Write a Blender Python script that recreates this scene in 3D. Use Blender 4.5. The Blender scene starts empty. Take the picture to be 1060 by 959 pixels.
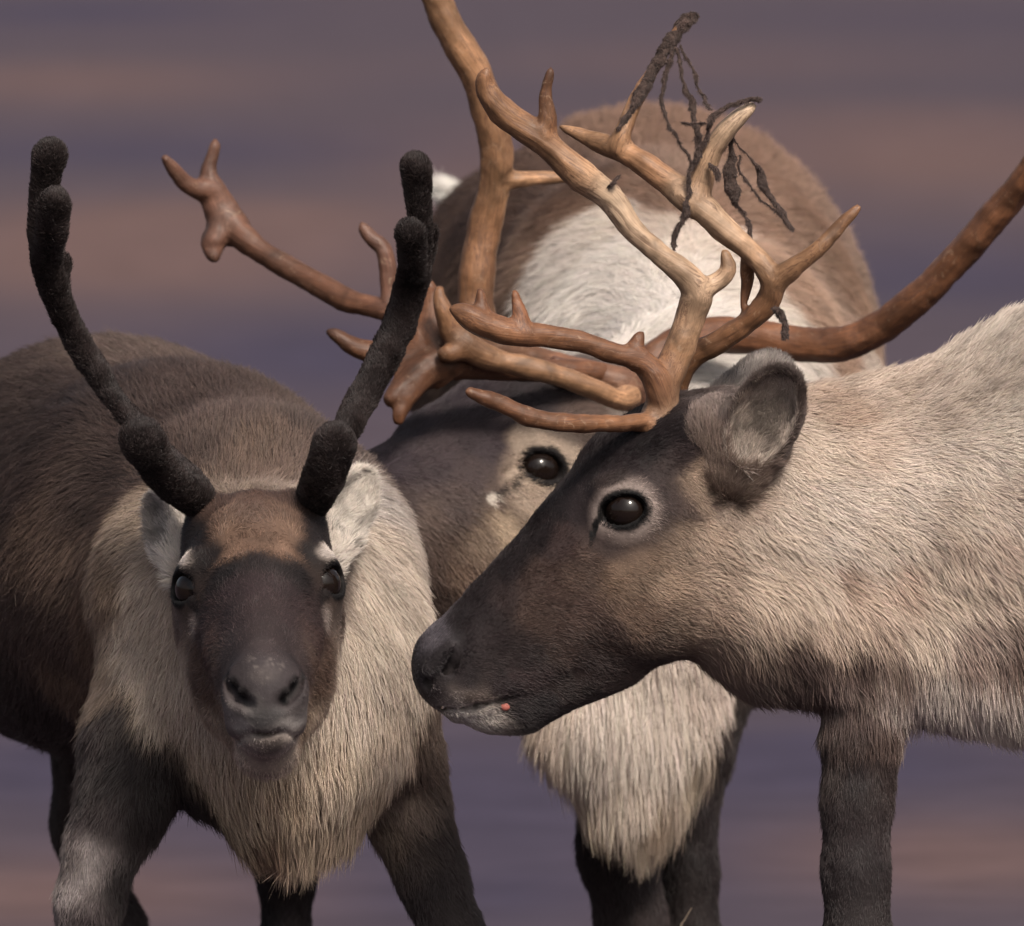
import bpy, math, random, os
import numpy as np
from mathutils import Vector, Matrix
from mathutils.bvhtree import BVHTree

sc = bpy.context.scene
COL = sc.collection
R = math.radians
QUICK = os.environ.get('RD_QUICK')          # own quick shape checks only
rng = np.random.default_rng(7)
random.seed(7)

# ------------------------------------------------------------------ camera
PITCH = R(4.0); DIST = 12.0; ZC = 0.86
FWD = np.array([0.0, math.cos(PITCH), -math.sin(PITCH)])
UP = np.array([0.0, math.sin(PITCH), math.cos(PITCH)])
RIGHT = np.array([1.0, 0.0, 0.0])
C0 = np.array([0.0, 0.0, ZC])
CAM = C0 - FWD * DIST
cd = bpy.data.cameras.new('camera'); co = bpy.data.objects.new('camera', cd); COL.objects.link(co)
co.location = CAM.tolist(); co.rotation_euler = (R(90) - PITCH, 0, 0)
cd.sensor_width = 36; cd.lens = 36 * DIST / 1.06
cd.clip_start = 0.5; cd.clip_end = 6000
cd.dof.use_dof = True; cd.dof.focus_distance = DIST - 0.03; cd.dof.aperture_fstop = 10
sc.camera = co

def P(px, py, d=0.0):
    """point seen at photo pixel (1060 wide) at depth d behind the focal plane"""
    k = (1 + d / DIST) / 1000.0
    return C0 + RIGHT * (px - 530) * k + UP * (479.5 - py) * k + FWD * d
def GP(px, py):
    """point of the ground seen at a pixel"""
    v = P(px, py, 0) - CAM
    return CAM + v * (-CAM[2] / v[2])

# ------------------------------------------------------------------ light
SUN_EL, SUN_AZ = 48.0, 24.0        # azimuth measured from the camera's back towards its right
w = bpy.data.worlds.new('World'); sc.world = w; w.use_nodes = True
nt = w.node_tree; bg = nt.nodes['Background']
sky = nt.nodes.new('ShaderNodeTexSky'); sky.sky_type = 'NISHITA'; sky.sun_disc = False
sky.sun_elevation = R(SUN_EL); sky.sun_rotation = R(180 - SUN_AZ)
sky.air_density = 1.0; sky.dust_density = 7.0; sky.ozone_density = 1.0
hs = nt.nodes.new('ShaderNodeHueSaturation'); hs.inputs['Saturation'].default_value = 0.55      # thin even cloud
nt.links.new(sky.outputs[0], hs.inputs['Color']); nt.links.new(hs.outputs[0], bg.inputs[0]); bg.inputs[1].default_value = 0.115
sd = bpy.data.lights.new('sun', 'SUN'); so = bpy.data.objects.new('sun', sd); COL.objects.link(so)
sd.energy = 3.1; sd.angle = R(11); sd.color = (1.0, 0.91, 0.80)
_a = R(SUN_AZ); _e = R(SUN_EL)
sdir = Vector((math.sin(_a) * math.cos(_e), -math.cos(_a) * math.cos(_e), math.sin(_e)))
so.rotation_euler = sdir.to_track_quat('Z', 'Y').to_euler()
so.location = (sdir * 20)[:]
sc.view_settings.view_transform = 'Standard'; sc.view_settings.look = 'None'
sc.view_settings.gamma = 1.0; sc.view_settings.exposure = 0.42
sc.cycles.max_bounces = 5; sc.cycles.diffuse_bounces = 3; sc.cycles.glossy_bounces = 2
sc.cycles.transmission_bounces = 2; sc.cycles.transparent_max_bounces = 4

# ------------------------------------------------------------------ small helpers
def lin(c):
    c = np.asarray(c, float) / 255.0
    return np.where(c <= 0.04045, c / 12.92, ((c + 0.055) / 1.055) ** 2.4)
def unit(v):
    v = np.asarray(v, float); return v / (np.linalg.norm(v) + 1e-12)
def tag(o, label=None, cat=None, group=None, kind=None):
    if label: o['label'] = label
    if cat: o['category'] = cat
    if group: o['group'] = group
    if kind: o['kind'] = kind
    return o
def empty(name, loc):
    o = bpy.data.objects.new(name, None); COL.objects.link(o); o.location = [float(x) for x in loc]
    o.empty_display_size = 0.1
    return o
def link_mesh(name, V, F, mat, parent=None, smooth=True):
    me = bpy.data.meshes.new(name)
    V = np.asarray(V, float)
    if parent is not None: V = V - np.array(parent['_org'])
    F = np.asarray(F)
    me.vertices.add(len(V)); me.vertices.foreach_set('co', V.astype(np.float32).ravel())
    n = F.shape[1]
    me.loops.add(F.size); me.loops.foreach_set('vertex_index', F.astype(np.int32).ravel())
    me.polygons.add(len(F)); me.polygons.foreach_set('loop_start', np.arange(0, F.size, n, dtype=np.int32))
    me.update(calc_edges=True); me.validate()
    if smooth: me.polygons.foreach_set('use_smooth', np.ones(len(me.polygons), bool))
    me.materials.append(mat)
    o = bpy.data.objects.new(name, me); COL.objects.link(o)
    if parent is not None: o.parent = parent['_obj']
    return o

class Org(dict): pass
def thing(name, loc, label, cat, group=None):
    o = empty(name, loc); tag(o, label, cat, group)
    return {'_obj': o, '_org': [float(x) for x in loc]}
def sub(o, top):       # parent handle for sub-parts (parts sit at their thing's origin)
    return {'_obj': o, '_org': top['_org']}

# ------------------------------------------------------------------ implicit surfaces
def axis_coords(lo, hi, coarse, fine_ranges):
    """monotone coordinates from lo to hi, 'coarse' steps, with finer steps inside ranges (a,b,step)"""
    x = lo; out = [lo]
    while x < hi:
        s = coarse
        for a, b, st in fine_ranges:
            if x > a - 1e-9 and x < b: s = min(s, st)
            else:
                gap = max(a - x, x - b)           # grade the step towards the fine range
                s = min(s, st + 0.35 * max(gap, 0))
        x += s; out.append(x)
    return np.array(out)

class Field:
    def __init__(self, xs, ys, zs):
        self.ax = (xs, ys, zs)
        self.D = np.ones((len(xs), len(ys), len(zs)), np.float32)
    def region(self, lo, hi):
        sl = []
        for a, l, h in zip(self.ax, lo, hi):
            i = max(np.searchsorted(a, l) - 1, 0); j = min(np.searchsorted(a, h) + 1, len(a))
            if j <= i: return None, None
            sl.append(slice(i, j))
        x = self.ax[0][sl[0]].astype(np.float32)[:, None, None]
        y = self.ax[1][sl[1]].astype(np.float32)[None, :, None]
        z = self.ax[2][sl[2]].astype(np.float32)[None, None, :]
        return tuple(sl), (x, y, z)
    def _union(self, sl, d, k):
        D = self.D[sl]
        h = np.clip(0.5 + 0.5 * (D - d) / k, 0, 1)
        self.D[sl] = D * (1 - h) + d * h - k * h * (1 - h)
    def _cut(self, sl, d, k):
        D = self.D[sl]; d = -d
        h = np.clip(0.5 - 0.5 * (D - d) / k, 0, 1)
        self.D[sl] = D * (1 - h) + d * h + k * h * (1 - h)
    def seg(self, p, q, a0, a1, b0, b1, L, k=0.02, cut=False):
        """tapered segment with elliptical section: half a along L, b across it"""
        p = np.asarray(p, float); q = np.asarray(q, float); L = unit(L)
        m = max(a0, a1, b0, b1) + k + 0.015
        sl, X = self.region(np.minimum(p, q) - m, np.maximum(p, q) + m)
        if sl is None: return
        e = q - p; ee = max(float(e @ e), 1e-9)
        rx, ry, rz = X[0] - np.float32(p[0]), X[1] - np.float32(p[1]), X[2] - np.float32(p[2])
        t = np.clip((rx * e[0] + ry * e[1] + rz * e[2]) / ee, 0, 1).astype(np.float32)
        rx = rx - t * np.float32(e[0]); ry = ry - t * np.float32(e[1]); rz = rz - t * np.float32(e[2])
        a = a0 + (a1 - a0) * t; b = b0 + (b1 - b0) * t
        l = rx * L[0] + ry * L[1] + rz * L[2]
        n2 = rx * rx + ry * ry + rz * rz
        o2 = np.maximum(n2 - l * l, 0)
        rho = np.sqrt((l / a) ** 2 + o2 / (b * b)) + 1e-6
        d = (np.sqrt(n2) * (1 - 1 / rho)).astype(np.float32)
        d = np.where(rho < 0.15, -np.minimum(a, b) * (1 - rho), d)
        (self._cut if cut else self._union)(sl, d.astype(np.float32), k)
    def chain(self, pts, L, k=0.02):
        """pts: list of (point, a, b)"""
        for (p, a0, b0), (q, a1, b1) in zip(pts[:-1], pts[1:]):
            self.seg(p, q, a0, a1, b0, b1, L, k)
    def cone(self, p, q, r0, r1, k=0.01, cut=False):
        self.seg(p, q, r0, r1, r0, r1, (0, 0, 1), k, cut)
    def ell(self, c, M, r, k=0.015, cut=False):
        """ellipsoid: M rows are its axes, r its half sizes"""
        c = np.asarray(c, float); M = np.asarray(M, float); r = np.asarray(r, float)
        ext = np.abs(M.T) @ r + k + 0.012
        sl, X = self.region(c - ext, c + ext)
        if sl is None: return
        rx, ry, rz = X[0] - np.float32(c[0]), X[1] - np.float32(c[1]), X[2] - np.float32(c[2])
        u = [(rx * M[i, 0] + ry * M[i, 1] + rz * M[i, 2]) / r[i] for i in range(3)]
        g = [u[i] / r[i] for i in range(3)]
        k0 = np.sqrt(u[0] ** 2 + u[1] ** 2 + u[2] ** 2)
        k1 = np.sqrt(g[0] ** 2 + g[1] ** 2 + g[2] ** 2) + 1e-6
        d = (k0 * (k0 - 1) / k1).astype(np.float32)
        (self._cut if cut else self._union)(sl, d, k)
    def mesh(self):
        """surface nets on a non-uniform grid"""
        D = self.D; xs, ys, zs = self.ax
        S = D < 0
        c = np.zeros(tuple(s - 1 for s in S.shape), np.uint8)
        for i in (0, 1):
            for j in (0, 1):
                for k in (0, 1):
                    c += S[i:S.shape[0] - 1 + i, j:S.shape[1] - 1 + j, k:S.shape[2] - 1 + k]
        act = (c > 0) & (c < 8)
        I = np.argwhere(act)
        idx = -np.ones(act.shape, np.int64); idx[act] = np.arange(len(I))
        acc = np.zeros((len(I), 3)); cnt = np.zeros(len(I))
        A = [np.asarray(a, float) for a in self.ax]
        corners = [(i, j, k) for i in (0, 1) for j in (0, 1) for k in (0, 1)]
        for a in corners:
            for ax in range(3):
                if a[ax] == 1: continue
                b = list(a); b[ax] = 1
                ia = I + a; ib = I + b
                da = D[ia[:, 0], ia[:, 1], ia[:, 2]].astype(float); db = D[ib[:, 0], ib[:, 1], ib[:, 2]].astype(float)
                m = (da < 0) != (db < 0)
                t = np.where(m, da / np.where(m, da - db, 1), 0)
                pa = np.stack([A[q][ia[:, q]] for q in range(3)], 1); pb = np.stack([A[q][ib[:, q]] for q in range(3)], 1)
                acc[m] += (pa + (pb - pa) * t[:, None])[m]; cnt[m] += 1
        V = acc / np.maximum(cnt, 1)[:, None]
        F = []
        for ax in range(3):
            o1, o2 = (ax + 1) % 3, (ax + 2) % 3
            sa = [slice(1, -1)] * 3; sa[ax] = slice(0, -1)
            sb = [slice(1, -1)] * 3; sb[ax] = slice(1, None)
            s0 = S[tuple(sa)]; s1 = S[tuple(sb)]
            E = np.argwhere(s0 != s1)
            E[:, o1] += 1; E[:, o2] += 1
            flip = s0[tuple((E - np.eye(3, dtype=int)[o1] - np.eye(3, dtype=int)[o2]).T)]
            def g(u, v):
                e = E.copy(); e[:, o1] -= u; e[:, o2] -= v
                return idx[e[:, 0], e[:, 1], e[:, 2]]
            q = np.stack([g(1, 1), g(0, 1), g(0, 0), g(1, 0)], 1)
            q[~flip] = q[~flip][:, ::-1]
            F.append(q)
        F = np.concatenate(F); F = F[(F >= 0).all(1)]
        # two light smoothing passes towards neighbours
        for _ in range(2):
            n = np.zeros(len(V)); s = np.zeros_like(V)
            for a, b in ((0, 1), (1, 2), (2, 3), (3, 0)):
                for u, v in ((a, b), (b, a)):
                    np.add.at(n, F[:, u], 1)
                    for q in range(3): s[:, q] += np.bincount(F[:, u], V[F[:, v], q], len(V))
            V = V * 0.5 + 0.5 * s / np.maximum(n, 1)[:, None]
        return V, F

def catmull(pts, n=6):
    pts = [np.asarray(p, float) for p in pts]
    if len(pts) < 3:
        return [pts[0] + (pts[-1] - pts[0]) * t for t in np.linspace(0, 1, n + 1)]
    Q = [2 * pts[0] - pts[1]] + pts + [2 * pts[-1] - pts[-2]]
    out = []
    for i in range(1, len(Q) - 2):
        p0, p1, p2, p3 = Q[i - 1], Q[i], Q[i + 1], Q[i + 2]
        for t in np.arange(n) / n:
            out.append(0.5 * (2 * p1 + (p2 - p0) * t + (2 * p0 - 5 * p1 + 4 * p2 - p3) * t * t + (3 * p1 - p0 - 3 * p2 + p3) * t ** 3))
    out.append(pts[-1]); return out

# ------------------------------------------------------------------ value noise
_perm = rng.random((64, 64, 64)).astype(np.float32)
def noise3(X, s):
    q = np.asarray(X) / s + 1000.37; i = np.floor(q).astype(int); f = q - i; f = f * f * (3 - 2 * f); i = i % 64; j = (i + 1) % 64
    r = 0
    for a in (0, 1):
        for b in (0, 1):
            for c in (0, 1):
                wgt = (f[:, 0] if a else 1 - f[:, 0]) * (f[:, 1] if b else 1 - f[:, 1]) * (f[:, 2] if c else 1 - f[:, 2])
                r = r + wgt * _perm[(j if a else i)[:, 0], (j if b else i)[:, 1], (j if c else i)[:, 2]]
    return r * 2 - 1

# ------------------------------------------------------------------ materials
def nodes(m):
    m.use_nodes = True; t = m.node_tree
    return t, t.nodes['Principled BSDF'], t.nodes, t.links
def mat_skin():
    m = bpy.data.materials.new('hide'); t, b, N, L = nodes(m)
    a = N.new('ShaderNodeAttribute'); a.attribute_name = 'coat'
    n = N.new('ShaderNodeTexNoise'); n.inputs['Scale'].default_value = 260; n.inputs['Detail'].default_value = 4
    tc = N.new('ShaderNodeTexCoord'); L.new(tc.outputs['Object'], n.inputs['Vector'])
    mr = N.new('ShaderNodeMapRange'); mr.inputs[3].default_value = 0.45; mr.inputs[4].default_value = 0.85
    L.new(n.outputs[0], mr.inputs[0])
    mx = N.new('ShaderNodeMix'); mx.data_type = 'RGBA'; mx.blend_type = 'MULTIPLY'; mx.inputs[0].default_value = 1
    L.new(a.outputs['Color'], mx.inputs[6]); L.new(mr.outputs[0], mx.inputs[7]); L.new(mx.outputs[2], b.inputs['Base Color'])
    b.inputs['Roughness'].default_value = 0.75; b.inputs['Specular IOR Level'].default_value = 0.2
    bp = N.new('ShaderNodeBump'); bp.inputs['Strength'].default_value = 0.35; bp.inputs['Distance'].default_value = 0.002
    L.new(n.outputs[0], bp.inputs['Height']); L.new(bp.outputs[0], b.inputs['Normal'])
    return m
def mat_hair():
    m = bpy.data.materials.new('coat_hair'); t, b, N, L = nodes(m)
    a = N.new('ShaderNodeAttribute'); a.attribute_name = 'coat'
    hi = N.new('ShaderNodeHairInfo')
    mr = N.new('ShaderNodeMapRange'); mr.inputs[3].default_value = 0.74; mr.inputs[4].default_value = 1.08   # undercoat is duller than the guard hair tips
    L.new(hi.outputs['Intercept'], mr.inputs[0])
    mx = N.new('ShaderNodeMix'); mx.data_type = 'RGBA'; mx.blend_type = 'MULTIPLY'; mx.inputs[0].default_value = 1
    L.new(a.outputs['Color'], mx.inputs[6]); L.new(mr.outputs[0], mx.inputs[7]); L.new(mx.outputs[2], b.inputs['Base Color'])
    b.inputs['Roughness'].default_value = 0.5; b.inputs['Specular IOR Level'].default_value = 0.35
    return m
def mat_simple(name, col, rough=0.5, spec=0.5, noise=None, bump=0.0, coat=0.0):
    m = bpy.data.materials.new(name); t, b, N, L = nodes(m)
    b.inputs['Base Color'].default_value = (*col, 1); b.inputs['Roughness'].default_value = rough
    b.inputs['Specular IOR Level'].default_value = spec; b.inputs['Coat Weight'].default_value = coat
    b.inputs['Coat Roughness'].default_value = 0.03
    if noise:
        tc = N.new('ShaderNodeTexCoord')
        n = N.new('ShaderNodeTexNoise'); n.inputs['Scale'].default_value = noise[0]; n.inputs['Detail'].default_value = 5
        L.new(tc.outputs['Object'], n.inputs['Vector'])
        cr = N.new('ShaderNodeValToRGB'); cr.color_ramp.elements[0].color = (*[c * noise[1] for c in col], 1); cr.color_ramp.elements[1].color = (*[min(1, c * noise[2]) for c in col], 1)
        cr.color_ramp.elements[0].position = .3; cr.color_ramp.elements[1].position = .7
        L.new(n.outputs[0], cr.inputs[0]); L.new(cr.outputs[0], b.inputs['Base Color'])
        if bump:
            bp = N.new('ShaderNodeBump'); bp.inputs['Strength'].default_value = bump; bp.inputs['Distance'].default_value = 0.003
            L.new(n.outputs[0], bp.inputs['Height']); L.new(bp.outputs[0], b.inputs['Normal'])
    return m
def mat_antler():
    m = bpy.data.materials.new('antler_bone'); t, b, N, L = nodes(m)
    tc = N.new('ShaderNodeTexCoord')
    at = N.new('ShaderNodeAttribute'); at.attribute_name = 'bone'
    gr = N.new('ShaderNodeAttribute'); gr.attribute_name = 'grain'
    def noise(scale, det, dist=0.0, rough=0.6, src=None):
        n = N.new('ShaderNodeTexNoise'); n.inputs['Scale'].default_value = scale; n.inputs['Detail'].default_value = det
        n.inputs['Roughness'].default_value = rough; n.inputs['Distortion'].default_value = dist
        L.new(src or tc.outputs['Object'], n.inputs['Vector']); return n
    def rng_(src, a, b_, c, d):
        r = N.new('ShaderNodeMapRange'); r.inputs[1].default_value = a; r.inputs[2].default_value = b_; r.inputs[3].default_value = c; r.inputs[4].default_value = d
        L.new(src, r.inputs[0]); return r.outputs[0]
    def mul(x, y):
        q = N.new('ShaderNodeMath'); q.operation = 'MULTIPLY'; L.new(x, q.inputs[0]); L.new(y, q.inputs[1]); return q.outputs[0]
    G = gr.outputs['Vector']
    n1 = noise(24, 5, 1.0); n2 = noise(170, 5, 0.8, src=G); n3 = noise(620, 3, src=G); n4 = noise(60, 6, 2.0, .75)
    v = mul(mul(rng_(n1.outputs[0], .3, .72, .45, 1.38), rng_(n2.outputs[0], .3, .7, .80, 1.12)), rng_(n3.outputs[0], .3, .7, .86, 1.1))
    mx = N.new('ShaderNodeMix'); mx.data_type = 'RGBA'; mx.blend_type = 'MULTIPLY'; mx.inputs[0].default_value = 1
    L.new(at.outputs['Color'], mx.inputs[6]); L.new(v, mx.inputs[7])
    # worn pale bone shows where the stain has rubbed off
    mp = N.new('ShaderNodeMix'); mp.data_type = 'RGBA'; L.new(rng_(n4.outputs[0], .58, .70, 0.0, .30), mp.inputs[0]); L.new(mx.outputs[2], mp.inputs[6]); mp.inputs[7].default_value = (0.50, 0.36, 0.25, 1)
    # dark stains left in thin crooked lines along the grain
    ns = noise(55, 6, 2.2, 0.7, src=G)
    d1 = N.new('ShaderNodeMath'); d1.operation = 'SUBTRACT'; d1.inputs[1].default_value = 0.5; L.new(ns.outputs[0], d1.inputs[0])
    d2 = N.new('ShaderNodeMath'); d2.operation = 'ABSOLUTE'; L.new(d1.outputs[0], d2.inputs[0])
    st = mul(rng_(d2.outputs[0], 0.0, .032, .85, 0.0), rng_(n1.outputs[0], .38, .55, 0.2, 1.0))
    mx2 = N.new('ShaderNodeMix'); mx2.data_type = 'RGBA'; L.new(st, mx2.inputs[0]); L.new(mp.outputs[2], mx2.inputs[6]); mx2.inputs[7].default_value = (0.065, 0.03, 0.02, 1)
    L.new(mx2.outputs[2], b.inputs['Base Color'])
    b.inputs['Roughness'].default_value = 0.52; b.inputs['Specular IOR Level'].default_value = 0.30
    add = N.new('ShaderNodeMath'); add.operation = 'MULTIPLY_ADD'; L.new(n3.outputs[0], add.inputs[0]); add.inputs[1].default_value = 0.3; L.new(n2.outputs[0], add.inputs[2])
    bp = N.new('ShaderNodeBump'); bp.inputs['Strength'].default_value = 0.32; bp.inputs['Distance'].default_value = 0.003
    L.new(add.outputs[0], bp.inputs['Height']); L.new(bp.outputs[0], b.inputs['Normal'])
    return m
M_SKIN = mat_skin(); M_HAIR = mat_hair(); M_ANT = mat_antler()
M_EYE = mat_simple('wet_dark_eye', (0.008, 0.005, 0.004), 0.07, 0.25)
M_HOOF = mat_simple('dark_horn', (0.03, 0.025, 0.022), 0.45, 0.4, (60, .6, 1.5), .3)
M_VELV = mat_simple('torn_velvet', (0.030, 0.020, 0.017), 0.9, 0.2, (180, .5, 2.0), .8)
M_NOSTRIL = mat_simple('nostril_lining', (0.012, 0.008, 0.008), 0.5, 0.3)

#==BG==
# ------------------------------------------------------------------ ground
def build_ground():
    xs = np.concatenate([-np.geomspace(3000, 6.2, 26), np.linspace(-6, 6, 81), np.geomspace(6.2, 3000, 26)])
    ys = np.concatenate([-np.geomspace(60, 5.5, 10), np.linspace(-5, 70, 420), np.geomspace(71, 4000, 34)])
    X, Y = np.meshgrid(xs, ys, indexing='ij')
    V = np.stack([X.ravel(), Y.ravel(), np.zeros(X.size)], 1)
    r = np.hypot(V[:, 0], V[:, 1])
    V[:, 2] = np.clip((r - 4) / 10, 0, 1) * (0.04 * noise3(V, 2.6))
    V[:, 2] += np.clip((r - 120) / 2500, 0, 1) ** 1.5 * 120 * (1 + noise3(V, 500.0) * .5)
    nx, ny = len(xs), len(ys)
    i = np.arange(nx - 1)[:, None] * ny + np.arange(ny - 1)[None, :]
    F = np.stack([i, i + ny, i + ny + 1, i + 1], -1).reshape(-1, 4)
    m = bpy.data.materials.new('autumn_tundra'); t, b, N, L = nodes(m)
    at = N.new('ShaderNodeAttribute'); at.attribute_name = 'heath'
    tc = N.new('ShaderNodeTexCoord')
    n = N.new('ShaderNodeTexNoise'); n.inputs['Scale'].default_value = 5; n.inputs['Detail'].default_value = 8; n.inputs['Roughness'].default_value = .6
    L.new(tc.outputs['Object'], n.inputs['Vector'])
    mr = N.new('ShaderNodeMapRange'); mr.inputs[1].default_value = .3; mr.inputs[2].default_value = .7; mr.inputs[3].default_value = 0.86; mr.inputs[4].default_value = 1.14
    L.new(n.outputs[0], mr.inputs[0])
    mx = N.new('ShaderNodeMix'); mx.data_type = 'RGBA'; mx.blend_type = 'MULTIPLY'; mx.inputs[0].default_value = 1
    L.new(at.outputs['Color'], mx.inputs[6]); L.new(mr.outputs[0], mx.inputs[7]); L.new(mx.outputs[2], b.inputs['Base Color'])
    b.inputs['Roughness'].default_value = 0.95; b.inputs['Specular IOR Level'].default_value = 0.05
    o = link_mesh('ground', V, F, m); tag(o, kind='structure')
    # heath patches of different plants: (px, py, half width m, half depth m, colour)
    base = lin((98, 87, 97)); rust = lin((126, 102, 99)); slate = lin((84, 77, 96))
    amt_r = np.zeros(len(V)); amt_s = np.zeros(len(V))
    def patch(arr, px, py, wpx, hpx, amp=1.0, slant=0.0):
        c = GP(px, py); e = GP(px + wpx, py); u = GP(px, py - hpx)
        sx = abs(e[0] - c[0]); sy = abs(u[1] - c[1])
        dx = (V[:, 0] - c[0]) / sx; dy = (V[:, 1] - c[1]) / sy - slant * dx
        arr += amp * np.exp(-(dx ** 2 + dy ** 2))
    for a in RUST: patch(amt_r, *a)
    for a in SLATE: patch(amt_s, *a)
    patch(amt_r, 540, 850, 260, 80, -.5)
    wob = noise3(V * [1, .35, 1], 1.1) * .25 + noise3(V * [1, .15, 1], .45) * .06
    off = np.clip((np.abs(V[:, 0]) - 2.5) / 2, 0, 1) + np.clip((V[:, 1] - 70) / 20, 0, 1) + np.clip((2.5 - V[:, 1]) / 3, 0, 1)
    off = np.clip(off, 0, 1)
    amt_r = np.clip(amt_r * (1 - off) + off * (noise3(V * [1, .5, 1], 2.3) + .1) + wob * .6, 0, 1)
    amt_s = np.clip(amt_s * (1 - off) + off * (noise3(V * [1, .5, 1] + 50, 2.3)) + wob * .5, 0, 1)
    c = base[None] + (rust - base)[None] * amt_r[:, None]; c = c + (slate - c) * amt_s[:, None]
    c = c * GROUND_GAIN
    a = o.data.attributes.new('heath', 'FLOAT_COLOR', 'POINT')
    a.data.foreach_set('color', np.concatenate([c, np.ones((len(c), 1))], 1).astype(np.float32).ravel())
    o.data.update()
GROUND_GAIN = 0.45
RUST = [(60, 85, 260, 22, .75), (120, 265, 330, 45, 1.0), (250, 235, 200, 25, .5), (980, 165, 330, 50, .95), (700, 60, 260, 20, .3), (60, 925, 290, 38, 1.0, .1), (950, 885, 250, 40, 1.15, -.15), (480, 180, 120, 40, .5)]
SLATE = [(60, 15, 200, 14, 1.0), (120, 155, 260, 20, .8), (340, 375, 200, 40, 1.0), (1000, 285, 280, 35, .9), (1000, 20, 300, 12, .5), (30, 790, 220, 35, .5), (560, 860, 330, 90, .7), (300, 800, 260, 60, .5), (900, 790, 260, 38, .8), (60, 800, 160, 45, .5), (820, 780, 160, 25, .5), (500, 930, 120, 25, .5)]
build_ground()
#==/BG==

# ------------------------------------------------------------------ the generic head
# drawn in the profile of the right-hand animal: u forward (towards the nose), v up, l sideways; metres at scale 1
def head_frame(K, fwd, lat, up, s=1.0):
    F_, L_, U_ = unit(fwd), unit(lat), unit(up)
    def H(px, py, l=0.0):
        return np.asarray(K) + s * (F_ * (680 - px) / 1000 + U_ * (440 - py) / 1000 + L_ * l)
    H.F, H.L, H.U, H.s, H.K = F_, L_, U_, s, np.asarray(K)
    return H
def rot_frame(fwd0, lat0, up0, pitch=0, yaw=0, roll=0):
    """pitch>0 nose up (about lat), yaw about up0, roll about fwd"""
    A = Matrix.Rotation(R(yaw), 3, Vector(up0)) @ Matrix.Rotation(R(pitch), 3, Vector(lat0)) @ Matrix.Rotation(R(roll), 3, Vector(fwd0))
    return [np.array(A @ Vector(v)) for v in (fwd0, lat0, up0)]

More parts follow.
